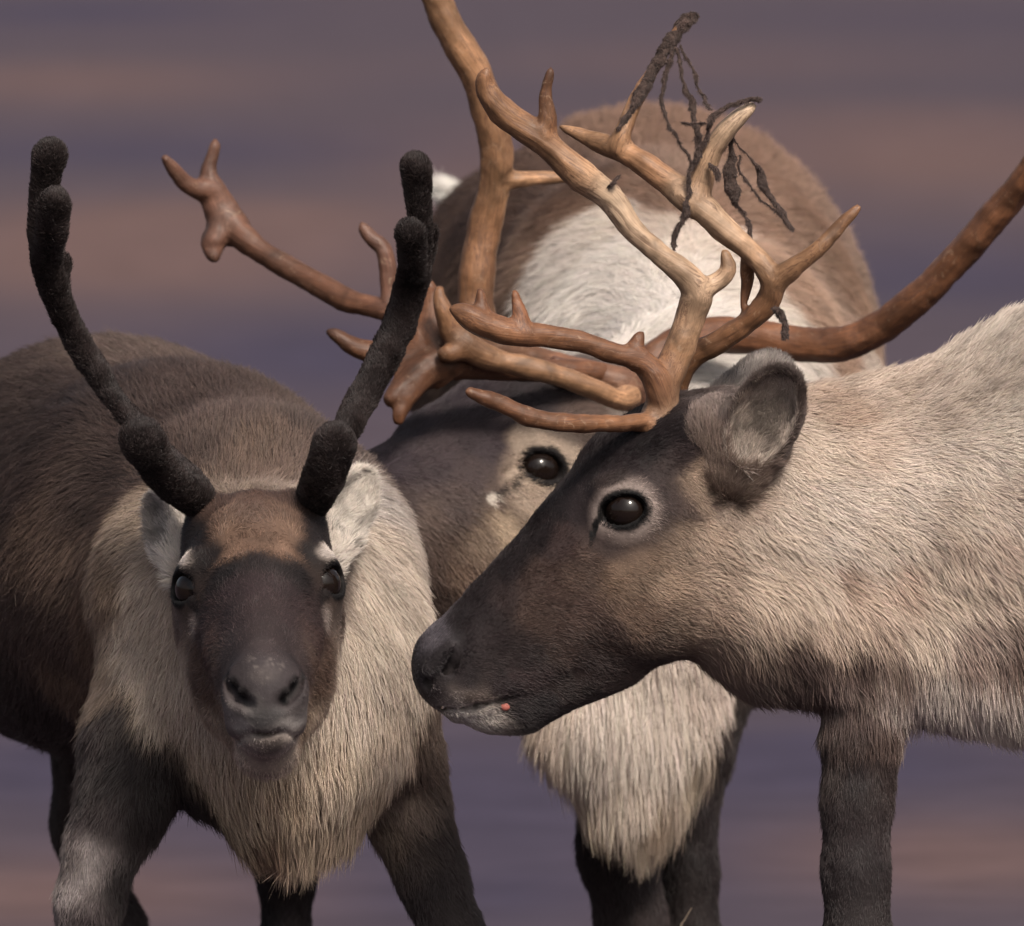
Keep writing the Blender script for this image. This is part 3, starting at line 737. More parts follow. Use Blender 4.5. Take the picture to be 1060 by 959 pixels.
def animal_left():
    top = thing('reindeer', [P(100, 500, .7)[0], P(100, 500, .7)[1], 0], 'brown reindeer with black velvet antlers and a cream mane, facing the camera on the left', 'reindeer', GROUP)
    lo = P(-250, 1400, -.35); hi = P(560, 330, 1.75)
    hx = P(264, 600, 0)
    f = Field(axis_coords(hx[0] - .50, hx[0] + .32, .012, [(hx[0] - .10, hx[0] + .10, .0026)]),
              axis_coords(-.33, 1.75, .012, [(-.30, .05, .0030)]),
              axis_coords(0.0, P(0, 320, 1)[2], .012, [(P(0, 800, 0)[2], P(0, 490, 0)[2], .0026)]))
    K = P(263, 531, 0)
    fr = rot_frame((0, -1, 0), (1, 0, 0), (0, 0, 1), pitch=-19.5, yaw=2.0, roll=0)
    A = Matrix.Rotation(R(-2.5), 3, Vector((0, 1, 0)))
    fr = [np.array(A @ Vector(v)) for v in fr]
    H = head_frame(K, *fr, s=1.0)
    eyes = build_head(f, H, .72, slim=.80, cheek=.80, chin=.55, mouth=.6, ped=True)
    X = np.array([1, .15, 0])
    # neck and mane
    f.chain([(H(735, 520), .072, .085), (P(265, 600, .16), .090, .085), (P(268, 650, .20), .12, .12), (P(285, 715, .20), .115, .115), (P(300, 790, .19), .075, .075), (P(302, 850, .19), .035, .035)], X, .05)
    f.chain([(P(190, 620, .26), .10, .13), (P(200, 700, .25), .08, .09)], X, .05)
    f.chain([(P(345, 600, .30), .085, .11), (P(355, 700, .27), .085, .10), (P(375, 770, .27), .06, .07)], X, .05)
    f.chain([(P(350, 780, .21), .05, .06), (P(348, 838, .20), .026, .03)], X, .04)
    f.chain([(P(250, 780, .19), .05, .05), (P(262, 842, .19), .025, .03)], X, .04)
    # trunk
    f.chain([(P(285, 680, .22), .13, .15), (P(262, 620, .40), .165, .19), (P(190, 578, .6), .195, .200), (P(110, 560, .9), .225, .214), (P(65, 560, 1.15), .215, .195), (P(35, 530, 1.42), .15, .155)], X, .05)
    f.chain([(P(50, 640, .95), .15, .11), (P(110, 685, .7), .13, .10)], X, .06)
    f.chain([(P(170, 730, .22), .05, .06), (P(205, 800, .20), .035, .04)], X, .04)
    # shoulders and legs
    f.chain([(P(165, 700, .25), .06, .08), (P(142, 770, .2), .055, .058), (P(128, 830, .18), .045, .05), (P(105, 880, .17), .035, .038), (P(92, 935, .16), .032, .034), (P(88, 1000, .17), .023, .026), (P(88, 1150, .2), .020, .023), (P(88, 1240, .2), .027, .03), (leg_ground(88, .17), .026, .034)], X, .025)
    f.chain([(P(405, 740, .32), .045, .07), (P(415, 800, .30), .04, .055), (P(425, 850, .29), .038, .045), (P(448, 910, .28), .033, .036), (P(470, 970, .27), .03, .032), (P(482, 1050, .27), .022, .025), (P(488, 1230, .27), .025, .028), (leg_ground(490, .25), .026, .034)], X, .025)
    f.chain([(P(170, 640, 1.05), .09, .15), (P(235, 740, 1.0), .06, .09), (P(285, 850, .98), .035, .05), (P(297, 900, 1.02), .028, .036), (P(296, 980, 1.03), .024, .03), (P(296, 1140, 1.0), .022, .025), (leg_ground(296, .96), .026, .034)], X, .03)
    f.chain([(P(110, 640, 1.1), .09, .13), (P(100, 760, 1.05), .045, .08), (P(82, 855, 1.1), .027, .04), (P(100, 905, 1.12), .025, .032), (P(125, 960, 1.1), .024, .028), (P(130, 1120, 1.05), .022, .025), (leg_ground(132, 1.0), .026, .034)], X, .03)
    f.chain([(P(150, 560, 1.45), .03, .04), (P(155, 620, 1.5), .02, .02)], X, .02)
    V, F = f.mesh()
    body = link_mesh('body', V, F, M_SKIN, top)
    bvh = BVHTree.FromPolygons([Vector(v) for v in V], F.tolist())
    ctr = [(20, 380, (78, 64, 59)), (120, 360, (98, 82, 75)), (60, 430, (66, 53, 49)), (160, 420, (76, 61, 56)), (5, 420, (68, 55, 51)), (230, 430, (90, 74, 68)), (270, 465, (106, 87, 76)), (310, 475, (104, 86, 77)), (200, 470, (84, 68, 61)), (230, 455, (88, 72, 65)), (320, 440, (88, 74, 68)), (150, 490, (90, 73, 65)),
           (20, 500, (66, 52, 48)), (100, 500, (76, 62, 57)), (20, 560, (98, 80, 70)), (70, 590, (104, 86, 76)), (20, 640, (84, 68, 62)), (60, 670, (88, 71, 64)), (40, 740, (62, 51, 49)), (75, 765, (70, 58, 55)),
           (90, 650, (112, 90, 76)), (75, 705, (108, 88, 74)), (110, 600, (128, 108, 92)), (130, 555, (140, 122, 106)), (150, 620, (156, 138, 120)), (140, 680, (160, 142, 124)), (160, 570, (150, 132, 115)), (160, 730, (158, 140, 122)), (105, 720, (128, 110, 96)),
           (200, 740, (160, 142, 124)), (210, 790, (156, 136, 116)), (240, 830, (150, 130, 108)), (290, 820, (158, 136, 112)), (300, 880, (150, 128, 108)), (270, 870, (120, 98, 82)), (330, 850, (150, 130, 110)), (350, 800, (166, 146, 124)),
           (370, 700, (182, 164, 146)), (400, 620, (182, 164, 146)), (400, 560, (176, 158, 142)), (380, 520, (150, 138, 130)), (425, 690, (178, 160, 142)), (410, 760, (160, 140, 122)), (385, 820, (150, 130, 110)),
           (430, 800, (84, 68, 62)), (440, 770, (100, 84, 76)), (425, 840, (120, 104, 94)), (405, 865, (118, 102, 90)), (450, 870, (66, 54, 52)), (455, 920, (58, 48, 48)), (430, 890, (80, 68, 64)), (480, 959, (60, 50, 50)), (440, 930, (62, 52, 52)),
           (95, 755, (60, 50, 50)), (120, 740, (62, 52, 50)), (130, 790, (52, 43, 43)), (90, 800, (58, 49, 48)), (165, 800, (52, 43, 42)), (190, 825, (52, 42, 41)), (150, 840, (56, 47, 46)), (230, 870, (46, 37, 36)), (345, 885, (48, 39, 38)), (250, 893, (44, 36, 36)),
           (110, 850, (64, 54, 54)), (90, 893, (132, 122, 120)), (80, 920, (128, 118, 116)), (95, 930, (92, 82, 81)), (75, 890, (96, 86, 84)), (105, 900, (112, 102, 100)), (118, 915, (48, 40, 40)), (100, 950, (90, 80, 80)), (70, 955, (104, 94, 94)), (58, 860, (66, 54, 50)),
           (295, 940, (50, 41, 44)), (285, 920, (52, 42, 42)), (140, 940, (84, 74, 74)), (88, 1100, (70, 60, 58)), (490, 1100, (60, 50, 50))]
    # head, placed on both sides in head coordinates
    hc = []
    def hp(px, py, l, c):
        for q in ((-1, 1) if l else (1,)): hc.append((H(px, py, q * l), None, c))
    hp(685, 430, 0, (70, 54, 48)); hp(668, 445, .03, (84, 64, 56)); hp(645, 455, 0, (92, 70, 60)); hp(630, 462, .03, (104, 82, 70)); hp(622, 468, 0, (104, 82, 71)); hp(606, 484, .035, (122, 96, 80)); hp(600, 492, .01, (112, 88, 74)); hp(588, 506, .028, (130, 102, 85)); hp(586, 508, 0, (118, 92, 77))
    hp(568, 531, 0, (42, 32, 32)); hp(566, 533, .03, (38, 30, 30)); hp(572, 528, .045, (38, 30, 30)); hp(600, 500, .055, (38, 30, 30)); hp(655, 470, .060, (40, 31, 32)); hp(690, 450, .060, (42, 33, 33)); hp(630, 490, .058, (38, 29, 30))
    hp(550, 552, .03, (62, 48, 49)); hp(540, 560, 0, (66, 51, 52)); hp(515, 590, .02, (64, 50, 50)); hp(495, 615, 0, (66, 53, 53)); hp(480, 630, .02, (66, 53, 53)); hp(465, 645, 0, (76, 64, 64))
    hp(570, 570, .055, (66, 51, 50)); hp(560, 610, .065, (80, 62, 58)); hp(600, 640, .075, (96, 76, 66)); hp(540, 650, .06, (92, 74, 66)); hp(510, 650, .05, (78, 64, 62)); hp(530, 700, .055, (120, 102, 90)); hp(590, 690, .06, (120, 102, 88)); hp(640, 690, .07, (140, 122, 106))
    hp(470, 670, .04, (62, 50, 51)); hp(445, 690, 0, (76, 68, 70)); hp(440, 690, .015, (70, 61, 63)); hp(450, 712, 0, (96, 92, 92)); hp(460, 720, .028, (124, 116, 114)); hp(480, 722, .045, (112, 100, 98)); hp(500, 745, 0, (146, 130, 118)); hp(485, 738, .02, (150, 136, 126)); hp(475, 738, 0, (118, 106, 100)); hp(530, 755, .02, (150, 132, 118)); hp(540, 745, .03, (150, 132, 118)); hp(555, 720, .045, (140, 122, 108)); hp(560, 740, 0, (140, 122, 106))
    hp(680, 540, .078, (110, 94, 86)); hp(700, 600, .075, (150, 134, 120)); hp(720, 480, .072, (110, 98, 92))
    ctr = [(x, y, tuple(v * (1.07 if min(c) > 118 and y < 880 else 1) for v in c)) for x, y, c in ctr]
    cp, cc = paint_controls(bvh, ctr, .4)
    hp_ = []
    for p, _, c in hc:
        h = bvh.find_nearest(Vector(p)); hp_.append(np.array(h[0]))
    cp = np.concatenate([cp, np.array(hp_)]); cc = np.concatenate([cc, np.array([lin(c) for _, _, c in hc])])
    spots = []
    for c, out, e1, e2, r in eyes:
        M = np.array([e1, out, e2])
        spots += [(c, M, (.0275, .05, .0245), (24, 18, 18), 9, 1),
                  (c + out * .012 + H.F * .026 - H.U * .022, np.array([unit(H.F - H.U), out, unit(H.U + H.F)]), (.020, .03, .008), (34, 26, 26), 4, .8)]
    E3 = np.eye(3)
    def on(px, py):
        h = bvh.ray_cast(Vector(CAM), Vector(unit(P(px, py) - CAM))); return np.array(h[0])
    def near(p): return np.array(bvh.find_nearest(Vector(p))[0])
    pre = []; nz = []
    for c, out, e1, e2, r in eyes:
        pre.append((near(c + H.U * .034 + out * .02), E3, (.013, .03, .010), (178, 164, 154), 1.2, .9))
    for q in (-1, 1):
        pre.append((near(H(618, 572, q * .066)), E3, (.0055, .03, .012), (136, 122, 115), 1.1, .8))
        nz += [(near(H(460, 718, q * .022)), E3, (.015, .03, .006), (150, 142, 137), 1.2, .7), (near(H(444, 702, q * .020)), E3, (.005, .012, .007), (22, 17, 18), 2.0, .9),
               (near(H(444, 696, q * .027)), E3, (.0065, .02, .0065), (24, 18, 19), 2, .9), (near(H(448, 686, q * .034)), E3, (.0050, .02, .008), (26, 20, 21), 2, .9), (near(H(460, 668, q * .041)), E3, (.0035, .02, .009), (36, 28, 29), 1.6, .8)]
    nz += [(near(H(446, 682, 0)), E3, (.015, .02, .009), (100, 90, 88), 1.2, .6), (near(H(444, 705, 0)), E3, (.011, .02, .012), (112, 106, 104), 1.3, .7)]
    for _ in range(26): nz.append((near(H(452 - 10 * random.random(), 664 + 26 * random.random(), .026 * (random.random() - .5))), E3, (.0018, .006, .0014), (118, 108, 104), 1.2, .5))
    spots = pre + spots + nz
    colour = lambda X_: coat_colour(X_, cp, cc, spots)
    set_coat(body, colour(V) * .8)
    fl = [(40, 400, -.5, .2, .6, 24, .35, .05), (160, 400, -.2, -.1, .9, 24, .4, 0), (270, 460, 0, -.6, .8, 30, .55, 0), (320, 480, .3, -.4, .8, 26, .5, 0), (20, 520, -.7, .5, .4, 24, .3, .1), (60, 620, -.7, .6, .3, 26, .3, .15), (60, 720, -.5, .8, .2, 30, .3, .2),
          (130, 560, -.6, .4, .4, 20, .35, .05), (150, 640, -.5, .7, .2, 21, .3, .15), (170, 730, -.4, .9, 0, 24, .3, .2), (250, 840, .15, 1, 0, 42, .3, .3), (310, 860, .1, 1, 0, 52, .3, .4), (350, 790, .2, 1, 0, 44, .35, .25),
          (400, 600, .5, .8, .2, 24, .38, .15), (420, 700, .3, .9, .1, 28, .35, .2), (400, 780, .1, 1, 0, 40, .35, .25), (390, 530, .5, .3, .3, 24, .45, .05), (120, 780, -.35, .9, 0, 22, .3, .1), (180, 820, .2, .95, 0, 22, .3, .15), (90, 900, -.1, 1, 0, 15, .25, .05), (440, 850, .5, .9, 0, 20, .3, .1), (470, 940, .3, 1, 0, 14, .25, .05),
          (295, 940, 0, 1, 0, 13, .25, 0), (65, 860, -.1, 1, 0, 14, .25, 0), (88, 1100, 0, 1, 0, 9, .2, 0), (490, 1100, 0, 1, 0, 9, .2, 0)]
    hf = [(700, 430, 0, (-.2, .6), 12), (650, 450, 0, (-.5, .9), 16), (620, 475, 0, (.4, .9), 15), (592, 500, 0, (.6, -.5), 9), (640, 480, .06, (-1, .2), 8), (570, 540, 0, (-.7, .6), 9), (520, 600, 0, (-.7, .6), 8), (470, 650, 0, (-.7, .6), 5), (445, 690, 0, (-.2, -1), 3.5), (480, 715, .04, (-1, -.3), 4), (500, 750, 0, (-1, -.2), 6),
          (570, 610, .06, (-.8, -.2), 10), (620, 640, .075, (-1, -.3), 15), (560, 660, .06, (-1, -.2), 12), (690, 590, .075, (-1, -.3), 16), (560, 730, 0, (-1, -.5), 20), (645, 529, .08, (-1, -.1), 4)]
    flow = flow_controls(bvh, fl, .4)
    add_p = []; add_v = []
    for px, py, l, (a, b), ln in hf:
        for q in ((-1, 1) if l else (1,)):
            h = bvh.find_nearest(Vector(H(px, py, q * l))); D = unit(H.F * a + H.U * b); add_p.append(np.array(h[0])); add_v.append([*D, ln / 1000, .28, 0.0])
    flow = merge_flow(bvh, fl, .4, add_p, add_v)
    if not QUICK: make_fur(top, top, V, F, colour, flow, 330000, bald=[(e[0], .0238) for e in eyes])
    make_eyes(top, eyes)
    for q in (-1, 1):     # moist dark lining inside each nostril
        pass
    # ears hang out sideways behind the antlers
    ec = lambda X_: np.tile(lin((205, 194, 184)), (len(X_), 1)) * (.85 + .25 * noise3(X_, .02))[:, None] * COAT_GAIN
    make_ear(top, P(338, 566, .05), P(380, 492, .11), (.35, -1, -.1), .029, .017, ec, 9000, inner=(205, 195, 185), hollow=.15)
    make_ear(top, P(184, 576, .06), P(158, 516, .11), (-.55, -.8, -.1), .024, .014, ec, 8000, inner=(170, 160, 154), hollow=.25)
    # velvet antlers
    vel = mat_simple('black_velvet', (0.016, 0.012, 0.012), 0.9, 0.15, (220, .6, 1.6), .6)
    def velvet(strokes, knobs=()):
        o, v, ff = make_antler(top, strokes, .003, mat=vel, kk=.012, label=None, knobs=knobs)
        P0 = np.array([P(px, py, d) for _, st in strokes for px, py, d, r in st])
        def flow_v(X_):
            k = len(X_); D = np.tile([0, 0, 1.0], (k, 1)) + .3 * rng.normal(size=(k, 3))
            return D, np.full(k, .0062), np.full(k, .8), np.zeros(k)
        colv = lambda X_: lin((42, 34, 33))[None] * (1 + .35 * noise3(X_, .02)[:, None])
        make_fur(top, sub(o, top), v, ff, colv, flow_v, 42000, name='velvet_pile', width=.0003)
    velvet([('dark', [(212, 535, .02, 5.8), (206, 520, .0, 10.8), (192, 500, .0, 12.8), (172, 478, .04, 9.8), (150, 450, .08, 7.3), (126, 422, .11, 6.8), (99, 384, .13, 8.3), (78, 350, .13, 8.8), (60, 310, .11, 9.8), (48, 270, .09, 10.8), (44, 235, .08, 8.8), (46, 200, .07, 9.8), (51, 165, .06, 10.3), (53, 158, .06, 8.8)]),
            ('dark', [(206, 520, .0, 9.8), (186, 507, -.03, 12.8), (168, 487, -.06, 14.8), (152, 463, -.085, 15.8), (144, 452, -.09, 14.8)]),
            ('dark', [(48, 270, .09, 7.8), (54, 240, .04, 10.8), (56, 215, .02, 9.8), (56, 207, .015, 7.8)]),
            ('dark', [(62, 315, .115, 2.0), (66, 285, .13, 2.0), (66, 265, .13, 2.0)])])
    velvet([('dark', [(322, 536, .02, 4.8), (325, 518, .0, 10.8), (336, 490, .02, 10.8), (350, 462, .05, 9.8), (368, 425, .08, 9.8), (386, 392, .10, 10.8), (404, 358, .12, 11.3), (418, 322, .13, 10.8), (428, 285, .12, 10.8), (435, 245, .10, 7.8), (434, 210, .09, 7.8), (431, 178, .08, 8.3), (430, 171, .08, 6.8)]),
            ('dark', [(326, 518, .0, 10.8), (332, 500, -.03, 14.8), (340, 480, -.05, 14.8), (347, 461, -.06, 14.8), (348, 456, -.06, 11.8)]),
            ('dark', [(426, 290, .11, 7.8), (427, 262, .07, 9.3), (425, 243, .05, 7.8), (425, 240, .05, 6.8)]),
            ('dark', [(430, 300, .12, 2.8), (444, 265, .14, 2.0), (446, 235, .13, 2.0)])])
    for px, d in ((88, .17), (490, .25), (296, .96), (132, 1.0)):
        make_hoof(top, leg_ground(px, d), (0, -1, 0))
    return top

def merge_flow(bvh, fl, dd, add_p, add_v):
    pts = []; vals = []
    for px, py, fx, fy, fd, ln, lift, droop in fl:
        v = unit(P(px, py) - CAM)
        hit = bvh.ray_cast(Vector(CAM), Vector(v))
        if hit[0] is None: hit = bvh.find_nearest(Vector(P(px, py, dd)))
        pts.append(np.array(hit[0])); vals.append([*unit(RIGHT * fx - UP * fy + FWD * fd), ln / 1000., lift, droop])
    pts = np.array(pts + list(add_p)); vals = np.array(vals + list(add_v))
    def flow(X):
        r = shepard(X, pts, vals, .02, 2.2)
        D = r[:, :3] / (np.linalg.norm(r[:, :3], axis=1, keepdims=True) + 1e-9)
        return D, r[:, 3], r[:, 4], r[:, 5]
    return flow

# ================================================================== RIGHT ANIMAL (profile, in front)
def animal_right():
    top = thing('reindeer', [P(1300, 500, .12)[0], P(1300, 500, .12)[1], 0], 'pale cream reindeer in profile on the right with a dark face and bare branching antlers', 'reindeer', GROUP)
    a = P(425, 0, 0)[0]
    f = Field(axis_coords(a, P(2080, 0)[0], .014, [(a, P(770, 0)[0], .0026)]),
              axis_coords(-.26, .52, .012, [(-.15, .04, .0026)]),
              axis_coords(0.0, P(0, 230, 0)[2], .014, [(P(0, 770, 0)[2], P(0, 415, 0)[2], .0026)]))
    d0 = .0
    K = P(680, 440, d0)
    fr = rot_frame(-RIGHT, -FWD, UP, yaw=3)
    H = head_frame(K, *fr)
    eyes = build_head(f, H)
    L = np.array([0, 1.0, 0])
    f.chain([(P(745, 520, .0), .072, .108), (P(800, 543, .03), .082, .128), (P(860, 548, .06), .095, .138), (P(935, 550, .09), .115, .155), (P(1020, 550, .11), .15, .165), (P(1090, 530, .12), .175, .192), (P(1180, 520, .13), .195, .225), (P(1400, 540, .13), .22, .235), (P(1680, 530, .13), .22, .225), (P(1850, 510, .13), .16, .19), (P(1930, 500, .13), .1, .12)], L, .04)
    f.chain([(P(775, 632, .01), .06, .050), (P(800, 640, .03), .07, .068), (P(900, 655, .06), .085, .068), (P(1000, 665, .09), .11, .07), (P(1110, 680, .11), .12, .09)], L, .05)
    def leg(px, d, hind=False, y0=690, up=.05):
        g = leg_ground(px, d)
        if not hind:
            f.chain([(P(px + 20, y0, d), .05, .055), (P(px + 6, 755, d), .036, .037), (P(px + 1, 830, d), .032, .033), (P(px, 900, d), .031, .032), (P(px + 2, 975, d), .031, .033), (P(px, 1040, d), .024, .028), (P(px, 1160, d), .022, .025), (P(px - 2, 1235, d), .027, .031), (g, .026, .036)], L, .02)
        else:
            f.chain([(P(px - 60, 600, d), .09, .16), (P(px - 60, 740, d), .06, .10), (P(px - 10, 860, d), .035, .05), (P(px + 45, 950, d), .025, .036), (P(px + 30, 1050, d), .023, .026), (P(px + 5, 1230, d), .027, .03), (leg_ground(px, d), .026, .036)], L, .02)
        return g
    feet = [leg(886, .03), leg(1130, .22), leg(1790, .02, True), leg(1880, .24, True)]
    f.chain([(P(1990, 480, .13), .03, .05), (P(2015, 540, .13), .02, .03)], L, .03)
    V, F = f.mesh()
    body = link_mesh('body', V, F, M_SKIN, top)
    bvh = BVHTree.FromPolygons([Vector(v) for v in V], F.tolist())
    ctr = [(640, 470, (36, 27, 30)), (610, 490, (38, 29, 31)), (580, 530, (38, 29, 31)), (560, 560, (42, 32, 34)), (530, 590, (40, 31, 33)), (500, 620, (42, 33, 35)), (480, 640, (44, 36, 38)), (670, 460, (34, 26, 28)), (690, 445, (40, 30, 32)),
           (600, 520, (54, 43, 45)), (585, 560, (74, 58, 56)), (560, 600, (84, 66, 60)), (600, 600, (96, 77, 68)), (620, 570, (98, 80, 72)), (640, 600, (122, 100, 84)), (600, 640, (92, 73, 66)), (550, 640, (92, 74, 67)), (520, 620, (62, 49, 48)), (510, 660, (52, 41, 42)), (540, 680, (58, 46, 46)), (580, 670, (84, 67, 61)), (630, 660, (84, 66, 60)), (660, 640, (112, 90, 76)), (620, 690, (66, 52, 50)), (580, 710, (62, 50, 48)), (660, 690, (76, 60, 56)),
           (700, 640, (118, 98, 84)), (690, 600, (136, 114, 96)), (680, 670, (104, 86, 76)), (670, 575, (124, 102, 86)), (700, 560, (128, 108, 92)), (700, 520, (84, 68, 63)), (690, 490, (72, 58, 56)), (715, 500, (140, 118, 100)), (720, 560, (150, 128, 110)), (740, 600, (152, 130, 112)), (725, 640, (140, 118, 102)), (740, 672, (124, 104, 92)), (700, 470, (60, 48, 48)), (720, 430, (88, 76, 74)), (750, 400, (120, 108, 104)), (760, 520, (150, 130, 114)),
           (440, 665, (92, 86, 92)), (450, 655, (86, 80, 86)), (437, 690, (70, 64, 68)), (455, 690, (46, 39, 42)), (478, 700, (48, 39, 41)), (490, 640, (50, 40, 42)), (450, 712, (84, 76, 76)), (470, 722, (128, 116, 110)), (495, 722, (104, 90, 84)), (520, 712, (62, 50, 52)), (545, 705, (80, 64, 64)),
           (480, 738, (158, 148, 142)), (500, 745, (152, 142, 134)), (520, 755, (124, 114, 108)), (545, 742, (50, 41, 42)), (560, 728, (44, 36, 38)), (535, 735, (48, 40, 42)),
           (790, 560, (178, 157, 138)), (830, 540, (198, 178, 160)), (870, 520, (200, 182, 166)), (800, 610, (176, 153, 132)), (850, 600, (184, 162, 142)), (900, 560, (196, 176, 158)), (870, 640, (166, 142, 122)), (920, 620, (176, 152, 132)), (980, 600, (178, 156, 136)), (1040, 600, (170, 148, 130)), (940, 500, (200, 182, 166)), (1000, 470, (202, 184, 168)), (1045, 450, (204, 188, 172)), (1000, 540, (192, 172, 154)), (1045, 530, (186, 166, 150)),
           (870, 430, (158, 134, 116)), (920, 410, (164, 144, 128)), (960, 430, (176, 156, 140)), (1010, 400, (174, 156, 140)), (1045, 370, (168, 152, 138)), (1050, 340, (172, 156, 142)), (850, 470, (178, 158, 140)), (890, 460, (176, 154, 136)),
           (780, 650, (146, 126, 110)), (770, 675, (112, 94, 86)), (830, 680, (88, 71, 66)), (880, 680, (92, 75, 70)), (930, 680, (116, 98, 90)), (1000, 674, (128, 108, 98)), (1050, 664, (108, 90, 82)), (860, 650, (160, 138, 120)), (950, 650, (176, 154, 134)), (790, 690, (112, 96, 88)), (830, 695, (104, 88, 82)), (870, 692, (130, 112, 104)), (920, 702, (158, 140, 128)), (945, 700, (176, 158, 148)), (975, 700, (182, 166, 154)), (1015, 698, (190, 172, 160)), (1045, 695, (182, 164, 152)), (930, 715, (150, 134, 126)), (980, 720, (172, 156, 146)), (1030, 720, (170, 154, 142)), (860, 722, (88, 72, 67)), (890, 728, (92, 76, 71)), (835, 710, (92, 76, 70)),  # the dark row along the lower neck paints its shadow band into the coat
           (880, 755, (78, 64, 60)), (915, 755, (92, 75, 69)), (862, 790, (76, 63, 60)), (890, 800, (58, 47, 48)), (915, 800, (74, 60, 58)), (870, 860, (64, 52, 53)), (890, 880, (58, 47, 49)), (915, 860, (66, 54, 55)), (890, 940, (60, 50, 51)), (890, 1100, (80, 68, 64)), (1300, 500, (185, 165, 148)), (1600, 450, (160, 140, 124)), (1600, 650, (150, 132, 118)), (1800, 800, (90, 76, 70)), (1900, 500, (205, 190, 176)), (1130, 850, (70, 58, 56))]
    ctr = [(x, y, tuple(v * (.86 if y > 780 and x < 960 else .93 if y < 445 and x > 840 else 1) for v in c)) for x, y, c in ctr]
    ctr += [(868, 592, (146, 122, 106)), (925, 612, (152, 128, 112)), (990, 565, (156, 134, 118)), (905, 640, (150, 128, 112)), (1035, 560, (160, 138, 122)), (860, 560, (206, 188, 172))]  # darker samples put the shading of the neck folds into the coat colour
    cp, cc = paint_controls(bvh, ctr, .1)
    # the far side of the head carries the same pattern
    m = cp[:, 0] < P(790, 0)[0]
    mir = cp[m] - 2 * ((cp[m] - K) @ H.L)[:, None] * H.L[None]
    cp = np.concatenate([cp, mir]); cc = np.concatenate([cc, cc[m]])
    spots = []
    for c, out, e1, e2, r in eyes:
        M = np.array([e1, out, e2])
        spots += [(c, M, (.052, .06, .048), (58, 46, 47), 2.5, .75), (c - e1 * .001, M, (.0375, .06, .0330), (140, 124, 117), 3, .9), (c, M, (.0280, .05, .0235), (22, 17, 18), 9, 1),
                  (c - e2 * .034 + e1 * .008, M, (.022, .04, .009), (62, 50, 48), 3, .9),
                  (c + out * .014 + e1 * .030 - H.U * .013, np.array([unit(e1 * .5 - H.U), out, unit(H.U * .5 + e1)]), (.016, .03, .0040), (22, 17, 18), 4, 1)]
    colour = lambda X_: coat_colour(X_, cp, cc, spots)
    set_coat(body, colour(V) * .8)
    fl = [(640, 470, .8, -.6, 0, 11, .25, 0), (560, 560, .7, -.6, 0, 9, .24, 0), (500, 625, .7, -.6, 0, 8, .24, 0), (445, 665, .6, -.8, 0, 6, .35, 0), (440, 700, .6, .8, 0, 4, .3, 0), (470, 722, .9, .4, 0, 5, .3, 0), (500, 748, .9, .3, 0, 7, .4, .1), (550, 740, .9, .3, 0, 8, .3, .1),
          (560, 620, .85, -.2, 0, 10, .26, 0), (520, 680, .9, 0, 0, 8, .25, 0), (600, 600, .9, .1, 0, 11, .26, 0), (600, 690, .95, .25, 0, 9, .25, .05), (650, 620, .9, .4, 0, 10, .25, .05), (700, 650, .9, .35, 0, 14, .3, .1), (690, 580, .9, .2, 0, 11, .28, 0), (645, 560, .9, .2, 0, 5, .2, 0), (645, 500, .9, -.2, 0, 6, .2, 0), (610, 530, .4, -.9, 0, 5, .2, 0), (690, 520, .7, .6, 0, 8, .25, 0),
          (720, 540, .8, .5, 0, 15, .3, .05), (720, 440, .9, -.1, 0, 14, .35, 0), (760, 600, .85, .45, 0, 22, .32, .1), (830, 560, .85, .45, 0, 22, .35, .1), (830, 640, .6, .75, 0, 28, .35, .15), (900, 500, .9, .25, 0, 21, .38, .1), (900, 420, .95, -.1, 0, 20, .45, .05), (1000, 400, .9, -.25, 0, 22, .5, 0), (1050, 350, .85, -.35, 0, 24, .5, 0),
          (1000, 500, .9, .3, 0, 21, .38, .1), (1000, 600, .7, .6, 0, 25, .38, .15), (920, 600, .7, .65, 0, 24, .38, .15), (780, 690, .3, .95, 0, 32, .3, .2), (860, 700, .2, 1, 0, 36, .28, .25), (950, 710, .2, 1, 0, 46, .28, .3), (1040, 710, .2, 1, 0, 52, .28, .35), (890, 770, .05, 1, 0, 24, .2, .1), (890, 840, 0, 1, 0, 12, .2, 0), (890, 940, 0, 1, 0, 9, .2, 0), (1400, 500, 1, .2, 0, 30, .35, .1), (1400, 740, .5, .8, 0, 34, .3, .2), (1800, 800, 0, 1, 0, 14, .25, 0), (1130, 900, 0, 1, 0, 12, .2, 0)]
    flow = merge_flow(bvh, fl, .1, [], [])
    if not QUICK: make_fur(top, top, V, F, colour, flow, 360000, bald=[(e[0], .0260) for e in eyes])
    make_eyes(top, eyes)
    # the small pink tongue tip between the lips
    V2, F2 = uv_sphere(H(521, 731, .0335), np.eye(3), np.array([.0052, .003, .0042]), 16, 10)
    tm = mat_simple('wet_pink_tongue', (0.30, 0.09, 0.07), 0.6, 0.3)
    link_mesh('tongue', V2, F2, tm, top)
    ec = lambda X_: shepard(X_, np.array([P(735, 420), P(735, 460), P(755, 480), P(770, 505), P(760, 440), P(810, 480), P(745, 400)]), np.array([lin(c) for c in ((96, 84, 82), (92, 80, 78), (150, 128, 108), (62, 52, 52), (112, 96, 88), (56, 46, 46), (118, 108, 104))]), .01, 2.5) * COAT_GAIN
    make_ear(top, P(766, 484, -.075), P(815, 388, -.10), (-.12, -1, .05), .036, .022, ec, 22000, bulb=(P(745, 452, -.052), (.031, .027, .042)), inner=(184, 168, 156), fur_len=.015)
    make_ear(top, P(748, 435, .075), P(812, 376, .12), (.1, 1, .2), .032, .018, lambda X_: np.tile(lin((132, 122, 116)), (len(X_), 1)), 9000, inner=(150, 140, 134))
